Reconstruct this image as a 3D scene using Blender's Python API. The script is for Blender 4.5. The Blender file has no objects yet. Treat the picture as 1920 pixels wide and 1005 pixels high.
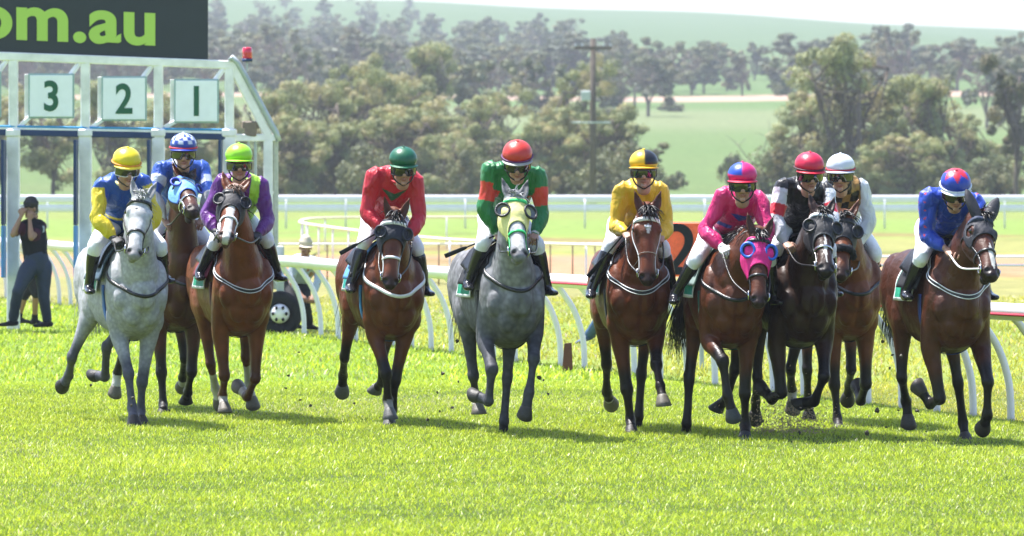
import bpy, math, random
import numpy as np
from mathutils import Vector, Matrix
from mathutils.bvhtree import BVHTree

# ------------------------------------------------------------------ camera, sky, sun, exposure
F = 11450.0          # focal length in pixels of the 1920 px wide photograph
HY = 316.0           # horizon row
CAMZ = 2.2
scene = bpy.context.scene
cam_d = bpy.data.cameras.new('camera'); cam = bpy.data.objects.new('camera', cam_d)
scene.collection.objects.link(cam); scene.camera = cam
cam.location = (0, 0, CAMZ); cam.rotation_euler = (math.radians(90), 0, 0)
cam_d.sensor_width = 36.0; cam_d.lens = 36.0 * F / 1920.0
cam_d.shift_y = -(502.5 - HY) / 1920.0
cam_d.clip_start = 1.0; cam_d.clip_end = 12000.0
cam_d.dof.use_dof = True; cam_d.dof.focus_distance = 50.5; cam_d.dof.aperture_fstop = 6.5

SUNV = np.array([-0.36, 0.24, 1.0]); SUNV = SUNV / np.linalg.norm(SUNV)
world = bpy.data.worlds.new('World'); scene.world = world; world.use_nodes = True
wn = world.node_tree; wn.nodes.clear()
sky = wn.nodes.new('ShaderNodeTexSky'); sky.sky_type = 'NISHITA'; sky.sun_disc = False
sky.sun_elevation = math.asin(SUNV[2]); sky.sun_rotation = math.atan2(SUNV[0], SUNV[1])
sky.air_density = 1.0; sky.dust_density = 1.6; sky.ozone_density = 2.5
bg = wn.nodes.new('ShaderNodeBackground'); bg.inputs[1].default_value = 0.125
wo = wn.nodes.new('ShaderNodeOutputWorld')
wn.links.new(sky.outputs[0], bg.inputs[0]); wn.links.new(bg.outputs[0], wo.inputs[0])
sun_d = bpy.data.lights.new('sun', 'SUN'); sun_d.energy = 4.8; sun_d.angle = math.radians(0.5); sun_d.color = (1.0, 0.97, 0.93)
sun = bpy.data.objects.new('sun', sun_d); scene.collection.objects.link(sun)
sun.location = (0, 0, 50)
sun.rotation_euler = Vector(SUNV).to_track_quat('Z', 'Y').to_euler()
scene.view_settings.view_transform = 'Standard'; scene.view_settings.look = 'None'
scene.view_settings.exposure = 1.34; scene.view_settings.gamma = 1.0
scene.render.engine = 'CYCLES'
scene.cycles.max_bounces = 7; scene.cycles.transparent_max_bounces = 8
scene.cycles.volume_bounces = 0

HAZE = 0.00018
random.seed(7); RS = np.random.RandomState(11)
COL = scene.collection

# ------------------------------------------------------------------ small maths
def A(*v): return np.array(v if len(v) > 1 else v[0], float)
def nrm(v):
    v = np.asarray(v, float); return v / (np.linalg.norm(v) + 1e-12)
def sst(x, a, b):
    t = np.clip((x - a) / (b - a), 0, 1); return t * t * (3 - 2 * t)
def W(px, py, Y):
    return A((px - 960) / F * Y, Y, CAMZ - (py - HY) / F * Y)
def catmull(P, n):
    P = np.asarray(P, float)
    if len(P) < 3: 
        return np.array([P[0] + (P[-1] - P[0]) * t for t in np.linspace(0, 1, n + 1)])
    Q = np.vstack([2 * P[0] - P[1], P, 2 * P[-1] - P[-2]]); out = []
    for i in range(1, len(Q) - 2):
        p0, p1, p2, p3 = Q[i - 1:i + 3]
        for k in range(n):
            t = k / n
            out.append(.5 * (2 * p1 + (p2 - p0) * t + (2 * p0 - 5 * p1 + 4 * p2 - p3) * t * t + (3 * p1 - p0 - 3 * p2 + p3) * t ** 3))
    out.append(P[-1]); return np.array(out)
def polydist(V, P):
    best = np.full(len(V), 1e9); par = np.zeros(len(V))
    for i in range(len(P) - 1):
        a, b = np.asarray(P[i]), np.asarray(P[i + 1]); d = b - a
        t = np.clip((V - a) @ d / (d @ d), 0, 1)
        q = np.linalg.norm(V - (a + t[:, None] * d), axis=1)
        m = q < best; best[m] = q[m]; par[m] = i + t[m]
    return best, par
def wob(V, freq, seed=0):
    r = np.random.RandomState(abs(int(seed))); o = np.zeros(len(V))
    for k in range(7):
        d = r.normal(size=3); d = d / np.linalg.norm(d) * freq * r.uniform(.6, 1.6)
        e = r.normal(size=3) * freq * .5
        o += np.sin(V @ d + r.uniform(0, 6) + 1.3 * np.sin(V @ e + r.uniform(0, 6)))
    return o / 4.0
def hashf(*a):
    return random.Random(hash(a)).random()

# ------------------------------------------------------------------ geometry pieces
class G:
    def __init__(s): s.V = []; s.Fc = []; s.M = []; s.C = []; s.n = 0; s.S = []
    def add(s, V, Fc, mi=0, col=None, sm=True):
        s.S += [sm] * len(Fc)
        V = np.asarray(V, float); s.V.append(V)
        s.Fc += [tuple(int(i) + s.n for i in f) for f in Fc]; s.M += [mi] * len(Fc); s.n += len(V)
        s.C.append(np.tile(A(*(col or (1, 1, 1))), (len(V), 1)))
        return s
    def loft(s, st, side, seg=16, sub=4, ex=2.0, mi=0, cap=True, col=None):
        V, Fc = loft(st, side, seg, sub, ex, cap); return s.add(V, Fc, mi, col)
    def ell(s, c, r, ax=None, seg=14, mi=0, col=None):
        V, Fc = ellipsoid(c, r, ax, seg); return s.add(V, Fc, mi, col)
    def tube(s, P, r, seg=8, mi=0, col=None, sub=1):
        P = np.asarray(P, float)
        if np.isscalar(r): r = [r] * len(P)
        st = [(*p, q, q) for p, q in zip(P, r)]
        t = nrm(P[-1] - P[0]); side = A(0, 0, 1) if abs(t[2]) < .8 else A(1, 0, 0)
        side = np.cross(t, side)
        V, Fc = loft(st, side, seg, sub, 2.0, True, flat=True); return s.add(V, Fc, mi, col)
    def box(s, c, d, R=None, mi=0, col=None, bev=0.0):
        c = A(*c); d = A(*d) / 2; R = np.eye(3) if R is None else R
        if bev <= 0:
            V = [c + R @ (A(x, y, z) * d) for x in (-1, 1) for y in (-1, 1) for z in (-1, 1)]
            Fc = [(0, 1, 3, 2), (4, 6, 7, 5), (0, 4, 5, 1), (2, 3, 7, 6), (0, 2, 6, 4), (1, 5, 7, 3)]
            return s.add(V, Fc, mi, col, False)
        V = []; idx = {}
        for x in (-1, 1):
            for y in (-1, 1):
                for z in (-1, 1):
                    for a in range(3):
                        q = A(x, y, z) * (d - bev); q[a] = A(x, y, z)[a] * d[a]
                        idx[(x, y, z, a)] = len(V); V.append(c + R @ q)
        Fc = []
        for a in range(3):
            b, e = (a + 1) % 3, (a + 2) % 3
            for sg in (-1, 1):
                def k(u, v):
                    p = [0, 0, 0]; p[a] = sg; p[b] = u; p[e] = v; return idx[(*p, a)]
                f = (k(-1, -1), k(1, -1), k(1, 1), k(-1, 1)); Fc.append(f if sg > 0 else f[::-1])
                for sg2 in (-1, 1):
                    if sg2 and a < 3:
                        pass
        for a in range(3):
            b, e = (a + 1) % 3, (a + 2) % 3
            for u in (-1, 1):
                for v in (-1, 1):
                    def k2(w, ax):
                        p = [0, 0, 0]; p[a] = w; p[b] = u; p[e] = v; return idx[(*p, ax)]
                    f = (k2(-1, b), k2(1, b), k2(1, e), k2(-1, e)); Fc.append(f if u * v > 0 else f[::-1])
        for x in (-1, 1):
            for y in (-1, 1):
                for z in (-1, 1):
                    f = (idx[(x, y, z, 0)], idx[(x, y, z, 1)], idx[(x, y, z, 2)]); Fc.append(f if x * y * z > 0 else f[::-1])
        return s.add(V, Fc, mi, col, False)
    def arr(s): return np.vstack(s.V)
    def build(s, name, mats, parent=None, org=None, smooth=True, usecol=False, **k):
        V = s.arr()
        if org is not None: V = V - org
        return mobj(name, V, s.Fc, mats, parent, cols=np.vstack(s.C) if usecol else None, midx=s.M, smooth=(s.S if len(s.S) == len(s.Fc) else True) if smooth else False, **k)

def loft(st, side, seg=16, sub=4, ex=2.0, cap=True, flat=False):
    S = catmull(st, sub) if sub > 1 else np.asarray(st, float)
    C = S[:, :3]; n = len(C); side = np.asarray(side, float)
    T = np.gradient(C, axis=0); T = T / (np.linalg.norm(T, axis=1)[:, None] + 1e-12)
    th = np.linspace(0, 2 * np.pi, seg, endpoint=False)
    cs = np.sign(np.cos(th)) * np.abs(np.cos(th)) ** (2 / ex); sn = np.sign(np.sin(th)) * np.abs(np.sin(th)) ** (2 / ex)
    rings = []
    def fr(i):
        s_ = side if side.ndim == 1 else side[min(i, len(side) - 1)]
        s_ = s_ - T[i] * (s_ @ T[i]); s_ = nrm(s_); u = np.cross(T[i], s_); return s_, u
    def ring(c, s_, u, a, b): return c + np.outer(cs, s_) * a + np.outer(sn, u) * b
    rmin = lambda i: min(abs(S[i, 3]), abs(S[i, 4]))
    s0, u0 = fr(0); s1, u1 = fr(n - 1)
    capk = [] if flat else [(math.radians(60), .25), (math.radians(30), .55)]
    if cap and not flat:
        for ph in (65, 35): rings.append(ring(C[0] - T[0] * rmin(0) * math.sin(math.radians(ph)) * .8, s0, u0, S[0, 3] * math.cos(math.radians(ph)), S[0, 4] * math.cos(math.radians(ph))))
    for i in range(n):
        s_, u = fr(i); rings.append(ring(C[i], s_, u, max(S[i, 3], 1e-4), max(S[i, 4], 1e-4)))
    if cap and not flat:
        for ph in (35, 65): rings.append(ring(C[-1] + T[-1] * rmin(-1) * math.sin(math.radians(ph)) * .8, s1, u1, S[-1, 3] * math.cos(math.radians(ph)), S[-1, 4] * math.cos(math.radians(ph))))
    V = np.vstack(rings); m = len(rings); Fc = []
    for i in range(m - 1):
        for j in range(seg):
            k = (j + 1) % seg
            Fc.append((i * seg + j, i * seg + k, (i + 1) * seg + k, (i + 1) * seg + j))
    if cap:
        e0 = C[0] - T[0] * (0 if flat else rmin(0) * .8); e1 = C[-1] + T[-1] * (0 if flat else rmin(-1) * .8)
        V = np.vstack([V, e0, e1]); a = m * seg
        for j in range(seg):
            k = (j + 1) % seg
            Fc.append((a, k, j)); Fc.append((a + 1, (m - 1) * seg + j, (m - 1) * seg + k))
    return V, Fc
def ellipsoid(c, r, ax=None, seg=14):
    ax = np.eye(3) if ax is None else np.asarray(ax, float)   # rows = axes
    r = A(*r) if not np.isscalar(r) else A(r, r, r); nl = seg // 2
    V = [A(0, 0, 1)]
    for i in range(1, nl):
        p = math.pi * i / nl
        for j in range(seg):
            t = 2 * math.pi * j / seg; V.append(A(math.sin(p) * math.cos(t), math.sin(p) * math.sin(t), math.cos(p)))
    V.append(A(0, 0, -1)); V = np.array(V) * r @ ax + A(*c); Fc = []
    for j in range(seg): Fc.append((0, 1 + j, 1 + (j + 1) % seg))
    for i in range(nl - 2):
        for j in range(seg):
            a = 1 + i * seg; k = (j + 1) % seg; Fc.append((a + j, a + seg + j, a + seg + k, a + k))
    a = 1 + (nl - 2) * seg; e = len(V) - 1
    for j in range(seg): Fc.append((e, a + (j + 1) % seg, a + j))
    return V, Fc
def torus(c, R, r, ax, seg=20, sg=8):
    ax = np.asarray(ax); V = []; Fc = []
    for i in range(seg):
        a = 2 * math.pi * i / seg; d = ax[0] * math.cos(a) + ax[1] * math.sin(a)
        for j in range(sg):
            b = 2 * math.pi * j / sg; V.append(A(*c) + d * (R + r * math.cos(b)) + ax[2] * r * math.sin(b))
    for i in range(seg):
        for j in range(sg):
            i2, j2 = (i + 1) % seg, (j + 1) % sg; Fc.append((i * sg + j, i2 * sg + j, i2 * sg + j2, i * sg + j2))
    return np.array(V), Fc

def mobj(name, V, Fc, mats, parent=None, cols=None, midx=None, smooth=True, loc=None, rz=None):
    me = bpy.data.meshes.new(name); me.from_pydata(np.asarray(V).tolist(), [], [tuple(f) for f in Fc])
    if not isinstance(mats, (list, tuple)): mats = [mats]
    for m in mats: me.materials.append(m)
    if midx is not None and len(mats) > 1: me.polygons.foreach_set('material_index', np.array(midx, dtype=np.int32))
    if cols is not None: setcol(me, cols)
    if smooth is not False: me.polygons.foreach_set('use_smooth', np.ones(len(me.polygons), dtype=bool) if smooth is True else np.array(smooth, dtype=bool))
    me.update()
    return lobj(name, me, parent, loc, rz)
def lobj(name, me, parent=None, loc=None, rz=None):
    o = bpy.data.objects.new(name, me); COL.objects.link(o)
    if parent is not None: o.parent = parent
    if loc is not None: o.location = tuple(float(x) for x in loc)
    if rz is not None: o.rotation_euler = (0, 0, rz)
    return o
def setcol(me, cols):
    ca = me.color_attributes.new('Col', 'FLOAT_COLOR', 'POINT')
    c = np.ones((len(me.vertices), 4), dtype=np.float32); c[:, :3] = np.asarray(cols) * .78; ca.data.foreach_set('color', c.ravel())
def tag(o, label=None, cat=None, group=None, kind=None):
    for k, v in (('label', label), ('category', cat), ('group', group), ('kind', kind)):
        if v: o[k] = v
    return o
def empty(name, loc, rz=0.0):
    o = bpy.data.objects.new(name, None); COL.objects.link(o); o.location = tuple(float(x) for x in loc); o.rotation_euler = (0, 0, rz); o.empty_display_size = .2
    return o
def copy_tree(o, parent=None):
    c = o.copy(); COL.objects.link(c); c.parent = parent
    for ch in list(o.children): copy_tree(ch, c)
    return c
def remesh(g, voxel, it=5, fac=.5):
    me = bpy.data.meshes.new('tmp'); me.from_pydata(g.arr().tolist(), [], g.Fc); me.update()
    o = bpy.data.objects.new('tmp', me); COL.objects.link(o)
    m = o.modifiers.new('r', 'REMESH'); m.mode = 'VOXEL'; m.voxel_size = voxel; m.use_smooth_shade = True
    if it: s_ = o.modifiers.new('s', 'SMOOTH'); s_.factor = fac; s_.iterations = it
    dg = bpy.context.evaluated_depsgraph_get(); dg.update()
    r = bpy.data.meshes.new_from_object(o.evaluated_get(dg))
    bpy.data.objects.remove(o); bpy.data.meshes.remove(me)
    V = np.empty(len(r.vertices) * 3); r.vertices.foreach_get('co', V); V = V.reshape(-1, 3)
    N = np.empty(len(r.vertices) * 3); r.vertices.foreach_get('normal', N); N = N.reshape(-1, 3)
    return r, V, N
def setco(me, V): me.vertices.foreach_set('co', V.ravel()); me.update()

# ------------------------------------------------------------------ materials
def mat(name, col=(.5, .5, .5), rough=.5, spec=.5, metal=0.0, attr=False, var=0.0, vscale=8.0, bump=0.0, bscale=30.0, sheen=0.0, coat=0.0, trans=0.0, stretch=None, tcol=None, emit=None, bdist=.01, dapple=None, rvar=0.0):
    m = bpy.data.materials.new(name); m.use_nodes = True; n = m.node_tree; N = n.nodes; L = n.links
    b = N['Principled BSDF']; out = N['Material Output']
    b.inputs['Roughness'].default_value = rough; b.inputs['Specular IOR Level'].default_value = spec; b.inputs['Metallic'].default_value = metal
    b.inputs['Sheen Weight'].default_value = sheen; b.inputs['Coat Weight'].default_value = coat
    if sheen: b.inputs['Sheen Roughness'].default_value = .4
    tc = N.new('ShaderNodeTexCoord'); vec = tc.outputs['Object']
    if stretch:
        mp = N.new('ShaderNodeMapping'); mp.inputs['Scale'].default_value = stretch; L.new(vec, mp.inputs[0]); vec = mp.outputs[0]
    if attr:
        at = N.new('ShaderNodeAttribute'); at.attribute_name = 'Col'; src = at.outputs['Color']
    else:
        rg = N.new('ShaderNodeRGB'); rg.outputs[0].default_value = (*col, 1); src = rg.outputs[0]
    if dapple:
        vo = N.new('ShaderNodeTexVoronoi'); vo.inputs['Scale'].default_value = dapple[0]; L.new(tc.outputs['Object'], vo.inputs['Vector'])
        ns = N.new('ShaderNodeTexNoise'); ns.inputs['Scale'].default_value = dapple[0] * .7; L.new(tc.outputs['Object'], ns.inputs['Vector'])
        ad = N.new('ShaderNodeMath'); ad.operation = 'ADD'; L.new(vo.outputs['Distance'], ad.inputs[0]); L.new(ns.outputs['Fac'], ad.inputs[1])
        mr = N.new('ShaderNodeMapRange'); mr.inputs[1].default_value = .55; mr.inputs[2].default_value = 1.25; mr.inputs[3].default_value = 1 + dapple[1]; mr.inputs[4].default_value = 1 - dapple[1]
        L.new(ad.outputs[0], mr.inputs[0])
        hv = N.new('ShaderNodeHueSaturation'); L.new(mr.outputs[0], hv.inputs['Value']); L.new(src, hv.inputs['Color']); src = hv.outputs[0]
    if var:
        ns = N.new('ShaderNodeTexNoise'); ns.inputs['Scale'].default_value = vscale; ns.inputs['Detail'].default_value = 5; L.new(vec, ns.inputs['Vector'])
        mr = N.new('ShaderNodeMapRange'); mr.inputs[1].default_value = .3; mr.inputs[2].default_value = .7; mr.inputs[3].default_value = 1 - var; mr.inputs[4].default_value = 1 + var
        L.new(ns.outputs['Fac'], mr.inputs[0])
        hv = N.new('ShaderNodeHueSaturation'); L.new(mr.outputs[0], hv.inputs['Value']); L.new(src, hv.inputs['Color']); src = hv.outputs[0]
    L.new(src, b.inputs['Base Color'])
    if bump:
        ns = N.new('ShaderNodeTexNoise'); ns.inputs['Scale'].default_value = bscale; ns.inputs['Detail'].default_value = 4; ns.inputs['Distortion'].default_value = .8
        L.new(vec, ns.inputs['Vector']); bp = N.new('ShaderNodeBump'); bp.inputs['Strength'].default_value = bump; bp.inputs['Distance'].default_value = bdist
        L.new(ns.outputs['Fac'], bp.inputs['Height']); L.new(bp.outputs[0], b.inputs['Normal'])
    if rvar:
        ns = N.new('ShaderNodeTexNoise'); ns.inputs['Scale'].default_value = 5.5; ns.inputs['Detail'].default_value = 3; L.new(tc.outputs['Object'], ns.inputs['Vector']); mr = N.new('ShaderNodeMapRange'); mr.inputs[1].default_value = .35; mr.inputs[2].default_value = .65; mr.inputs[3].default_value = rough - rvar; mr.inputs[4].default_value = rough + rvar; L.new(ns.outputs['Fac'], mr.inputs[0]); L.new(mr.outputs[0], b.inputs['Roughness'])
    if trans:
        tr = N.new('ShaderNodeBsdfTranslucent'); mx = N.new('ShaderNodeMixShader'); mx.inputs[0].default_value = trans
        if tcol:
            ml = N.new('ShaderNodeMixRGB'); ml.blend_type = 'MULTIPLY'; ml.inputs[0].default_value = 1; ml.inputs[2].default_value = (*tcol, 1); L.new(src, ml.inputs[1]); L.new(ml.outputs[0], tr.inputs[0])
        else: L.new(src, tr.inputs[0])
        L.new(b.outputs[0], mx.inputs[1]); L.new(tr.outputs[0], mx.inputs[2]); L.new(mx.outputs[0], out.inputs[0])
    return m
M = {}
M['coat'] = mat('coat', attr=True, rough=.44, spec=.30, var=.30, vscale=7, bump=.7, bscale=20, rvar=.12)
M['coat_grey'] = mat('coat_grey', attr=True, rough=.6, spec=.25, var=.12, vscale=14, bump=.3, bscale=30, dapple=(19, .28))
M['coat_white'] = mat('coat_white', attr=True, rough=.6, spec=.25, var=.10, vscale=16, bump=.3, bscale=30, dapple=(30, .16))
M['hoof'] = mat('hoof', attr=True, rough=.5, spec=.4, var=.2, vscale=40, bump=.3, bscale=60, stretch=(1, 1, 3))
M['eye'] = mat('eye', (.012, .007, .004), rough=.06, spec=.8)
M['hair'] = mat('hair', attr=True, rough=.38, spec=.6, var=.3, vscale=30)
M['black'] = mat('black_leather', (.012, .012, .014), rough=.32, spec=.5, var=.25, vscale=25, bump=.25, bscale=80)
M['dark'] = mat('dark_cloth', (.016, .017, .022), rough=.75, spec=.2, var=.25, vscale=30, bump=.4, bscale=60)
M['navy'] = mat('navy_cloth', (.018, .03, .07), rough=.75, var=.2, vscale=30, bump=.4, bscale=60)
M['white'] = mat('white_web', (.74, .75, .76), rough=.5, var=.08, vscale=40)
M['silver'] = mat('silver', (.6, .6, .6), rough=.22, metal=1.0)
M['skin'] = mat('skin', attr=True, rough=.5, spec=.35, var=.08, vscale=40)
M['silk'] = mat('silk', attr=True, rough=.42, spec=.45, var=.07, vscale=10, bump=.8, bscale=15, sheen=.12, bdist=.03, stretch=(1, 1, .55))
M['breech'] = mat('breeches', (.74, .75, .80), rough=.6, spec=.3, bump=.5, bscale=20, bdist=.015)
M['boot'] = mat('boot', (.012, .012, .016), rough=.18, spec=.6, bump=.2, bscale=30)
M['boot_red'] = mat('boot_red', (.11, .015, .02), rough=.3, spec=.5, bump=.2, bscale=30)
M['cap'] = mat('cap_silk', attr=True, rough=.38, spec=.45, coat=.05, bump=.35, bscale=12)
M['lens'] = mat('lens', (.008, .008, .01), rough=.05, spec=.9)
M['glove'] = mat('glove', (.02, .02, .025), rough=.6, bump=.3)
M['glove_w'] = mat('glove_white', (.62, .62, .60), rough=.65, bump=.3)
def cm(name, col, rough=.65, **k): 
    if name not in M: M[name] = mat(name, col, rough=rough, var=.12, vscale=25, bump=.35, bscale=45, **k)
    return M[name]
# ------------------------------------------------------------------ terrain
def zt(x, Y):
    x = np.asarray(x, float); Y = np.asarray(Y, float)
    z = np.interp(Y, [0, 300, 420, 600, 900, 1100, 1600, 2100, 2500, 2750, 3300, 5000], [0, 0, .6, 4.3, 12.1, 16.8, 33, 53, 68, 73, 60, 20])
    z = z + (-x) * .043 * sst(Y, 1000, 2500) * (1 - sst(Y, 3000, 5000)) + 1.2 * np.sin(x * .012 + 1) * sst(Y, 500, 1500) + .5 * np.sin(x * .05 + Y * .004) * sst(Y, 400, 900)
    return z
ys = np.concatenate([np.arange(-60, 30, 6), np.arange(30, 130, .8), np.arange(130, 260, 2.0), np.arange(260, 460, 5.), np.arange(460, 1200, 14.), np.arange(1200, 3400, 40.), np.arange(3400, 5001, 400.)])
xa = np.concatenate([np.arange(0, 12, .6), np.arange(12, 40, 2.0), np.arange(40, 160, 6.), np.arange(160, 460, 20.), np.arange(460, 2600, 180.)]); xs = np.concatenate([-xa[:0:-1], xa])
# smooth the profile a little in Y
XX, YY = np.meshgrid(xs, ys); ZZ = (zt(XX, YY) + zt(XX, YY * .97) + zt(XX, YY * 1.03)) / 3 if False else zt(XX, YY)
TV = np.stack([XX.ravel(), YY.ravel(), ZZ.ravel()], 1); nx = len(xs)
idx = (np.arange(len(ys) - 1)[:, None] * nx + np.arange(nx - 1)[None]).ravel(); TF = np.stack([idx, idx + 1, idx + nx + 1, idx + nx], 1)
P2 = TV * A(1, 1, 0); yy = TV[:, 1]; w1 = wob(P2, .35, 1); w2 = wob(P2, .06, 2); w3 = wob(P2 * A(1, .35, 1), .9, 3); w4 = wob(P2 * A(1, .5, 1), .012, 4)
tc = np.tile((.235, .345, .040), (len(TV), 1))
def mixt(col, w):
    global tc
    w = np.clip(w, 0, 1)[:, None]; tc = tc * (1 - w) + A(*col) * w
mixt((.25, .33, .05), sst(w3, .1, 1.2) * .5); mixt((.12, .21, .03), sst(w2, .2, 1.2) * .4)
mixt((.075, .11, .02), (1 - sst(yy, 60, 64)) * (np.abs(TV[:, 0]) < yy * .084 + 2.2) * (yy > 35)); mixt((.17, .26, .035), (1 - sst(yy, 98, 104)) * sst(yy, 60, 64))  # shade between the dense near blades painted into the ground as a darker green
off = (TV[:, 0] - (80.6 - yy) * .2572 + 3.06)          # side of the running rail (right = outside the track)
outs = sst(off, .1, 1.4) * sst(yy, 40, 50)
mixt((.27, .29, .08), outs * (.35 + .3 * sst(w1, -.5, .8)) * (yy < 330))
ya = yy + w1 * 2.2 + w2 * 4
mixt((.27, .245, .10), sst(ya, 92, 104) * (1 - sst(ya, 118, 122)) * .85)
mixt((.42, .235, .145), sst(ya, 118, 123) * (1 - sst(ya, 152, 165)) * (.88 + .12 * sst(w3, -.6, .6)))
mixt((.28, .26, .10), sst(ya, 160, 166) * (1 - sst(ya, 190, 200)) * .8)
mixt((.20, .28, .065), sst(ya, 188, 205) * (1 - sst(ya, 330, 360)))
w5 = wob(P2 * A(1, .45, 1), .55, 12); w6 = wob(P2 * A(1, .3, 1), 1.6, 13); band = sst(ya, 88, 98) * (1 - sst(ya, 205, 225))
mixt((.24, .15, .075), band * sst(w5 + .5 * w6, .5, 1.3) * .75); mixt((.13, .15, .045), band * sst(-w5 + .5 * w6, .5, 1.3) * .6); mixt((.26, .21, .10), sst(w5 + w6 * .4, .7, 1.5) * sst(ya, 205, 220) * (1 - sst(ya, 320, 340)) * .5)
mixt((.22, .24, .07), sst(yy + w2 * 12, 268, 280) * (1 - sst(yy, 300, 315)) * .6)
mixt((.122, .180, .060), sst(yy, 335, 360)); mixt((.185, .170, .09), sst(w4 + .4 * w2, .0, .9) * sst(yy, 360, 400) * .6); mixt((.095, .17, .045), sst(-w4 + .3 * w2, .2, 1.0) * sst(yy, 360, 400) * .6); mixt((.19, .215, .105), sst(yy + w4 * 40, 640, 720) * (1 - sst(yy, 800, 860)) * .7)
mixt((.45, .30, .24), sst(yy, 895, 905) * (1 - sst(yy, 950, 965)) * .9); mixt((.10, .16, .05), sst(yy, 965, 1000)); mixt((.080, .135, .045), sst(yy + w4 * 90, 1500, 1750))
mixt((.16, .22, .09), sst(w4, .1, 1) * sst(yy, 1700, 1800) * .6); mixt((.38, .24, .15), sst(yy, 1900, 1960) * (1 - sst(yy, 2060, 2100)) * (TV[:, 0] < -60) * sst(w4, -.2, .4) * .8)
ground = mobj('ground', TV, TF.tolist(), mat('ground', attr=True, rough=.9, spec=.1, var=.30, vscale=1.7, bump=.8, bscale=9, bdist=.05), cols=tc); tag(ground, kind='structure')
M['ground'] = ground.data.materials[0]

# ------------------------------------------------------------------ turf blades
def blades(name, n, Y0, Y1, h0, h1, wd, seed, side=1.0, only=None):
    r = np.random.RandomState(seed); Y = Y0 + (Y1 - Y0) * r.rand(n); X = (r.rand(n) * 2 - 1) * (Y * 960 / F + side)
    tu = wob(np.stack([X, Y, Y * 0], 1), 5.5, 21) * .5 + wob(np.stack([X, Y, Y * 0], 1), 1.2, 22) * .5
    ofr = X - (80.6 - Y) * .2572 + 3.06
    keep = r.rand(n) < (.72 + .28 * tu) * np.where((ofr > .3) & (Y > 48), .6, 1.0); X, Y, tu = X[keep], Y[keep], tu[keep]; n = len(X)
    H = h0 + (h1 - h0) * r.rand(n) ** 1.5; H *= (1 + .35 * tu); a = r.rand(n) * 2 * np.pi; ln = H * (.25 + .9 * r.rand(n)); b = a + r.normal(size=n) * 1.2
    P = np.stack([X, Y, np.zeros(n) - .003], 1); wv = np.stack([np.cos(a), np.sin(a), np.zeros(n)], 1) * (wd * (.6 + .8 * r.rand(n)))[:, None] / 2
    lv = np.stack([np.cos(b) * ln, np.sin(b) * ln, H], 1); V = np.stack([P - wv, P + wv, P + lv * A(.45, .45, .62) + wv * .8, P + lv * A(.45, .45, .62) - wv * .8, P + lv], 1).reshape(-1, 3)
    base = np.arange(n) * 5; me = bpy.data.meshes.new(name); me.vertices.add(5 * n); me.vertices.foreach_set('co', V.ravel())
    lp = np.stack([base, base + 1, base + 2, base + 3, base + 3, base + 2, base + 4], 1).ravel(); me.loops.add(7 * n); me.loops.foreach_set('vertex_index', lp.astype(np.int32))
    ls = np.stack([np.arange(n) * 7, np.arange(n) * 7 + 4], 1).ravel(); me.polygons.add(2 * n); me.polygons.foreach_set('loop_start', ls.astype(np.int32)); me.update(calc_edges=True)
    g1, g2, g3 = A(.38, .55, .045), A(.76, .88, .11), A(.78, .76, .46); m1 = np.clip(.5 + .33 * tu + r.normal(size=n) * .28, 0, 1)[:, None]; c = g1 * (1 - m1) + g2 * m1; lo = wob(np.stack([X, Y * .6, Y * 0], 1), .9, 31); dry = (r.rand(n) < .05 + .22 * sst(lo, .2, 1.3))[:, None]; c = np.where(dry, g3, c) * (.55 + .75 * r.rand(n))[:, None]
    mo = ((ofr[keep] > .3) & (Y > 48))[:, None]; c = np.where(mo, c * A(1.05, .85, 1.3), c)
    setcol(me, np.repeat(c, 5, axis=0)); me.materials.append(M['grass']); o = lobj(name, me); return o
M['grass'] = mat('grass', attr=True, rough=.42, spec=.5, trans=.40, tcol=(1.15, 1.1, .6))
tag(blades('turf', 760000, 35.2, 63, .014, .040, .0065, 1, 2.4), 'bright green racecourse turf of short sunlit blades', 'grass', kind='stuff')
tag(blades('far_turf', 120000, 63, 104, .03, .075, .016, 2, 1.5), 'more distant green turf round the starting gate', 'grass', kind='stuff')

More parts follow.
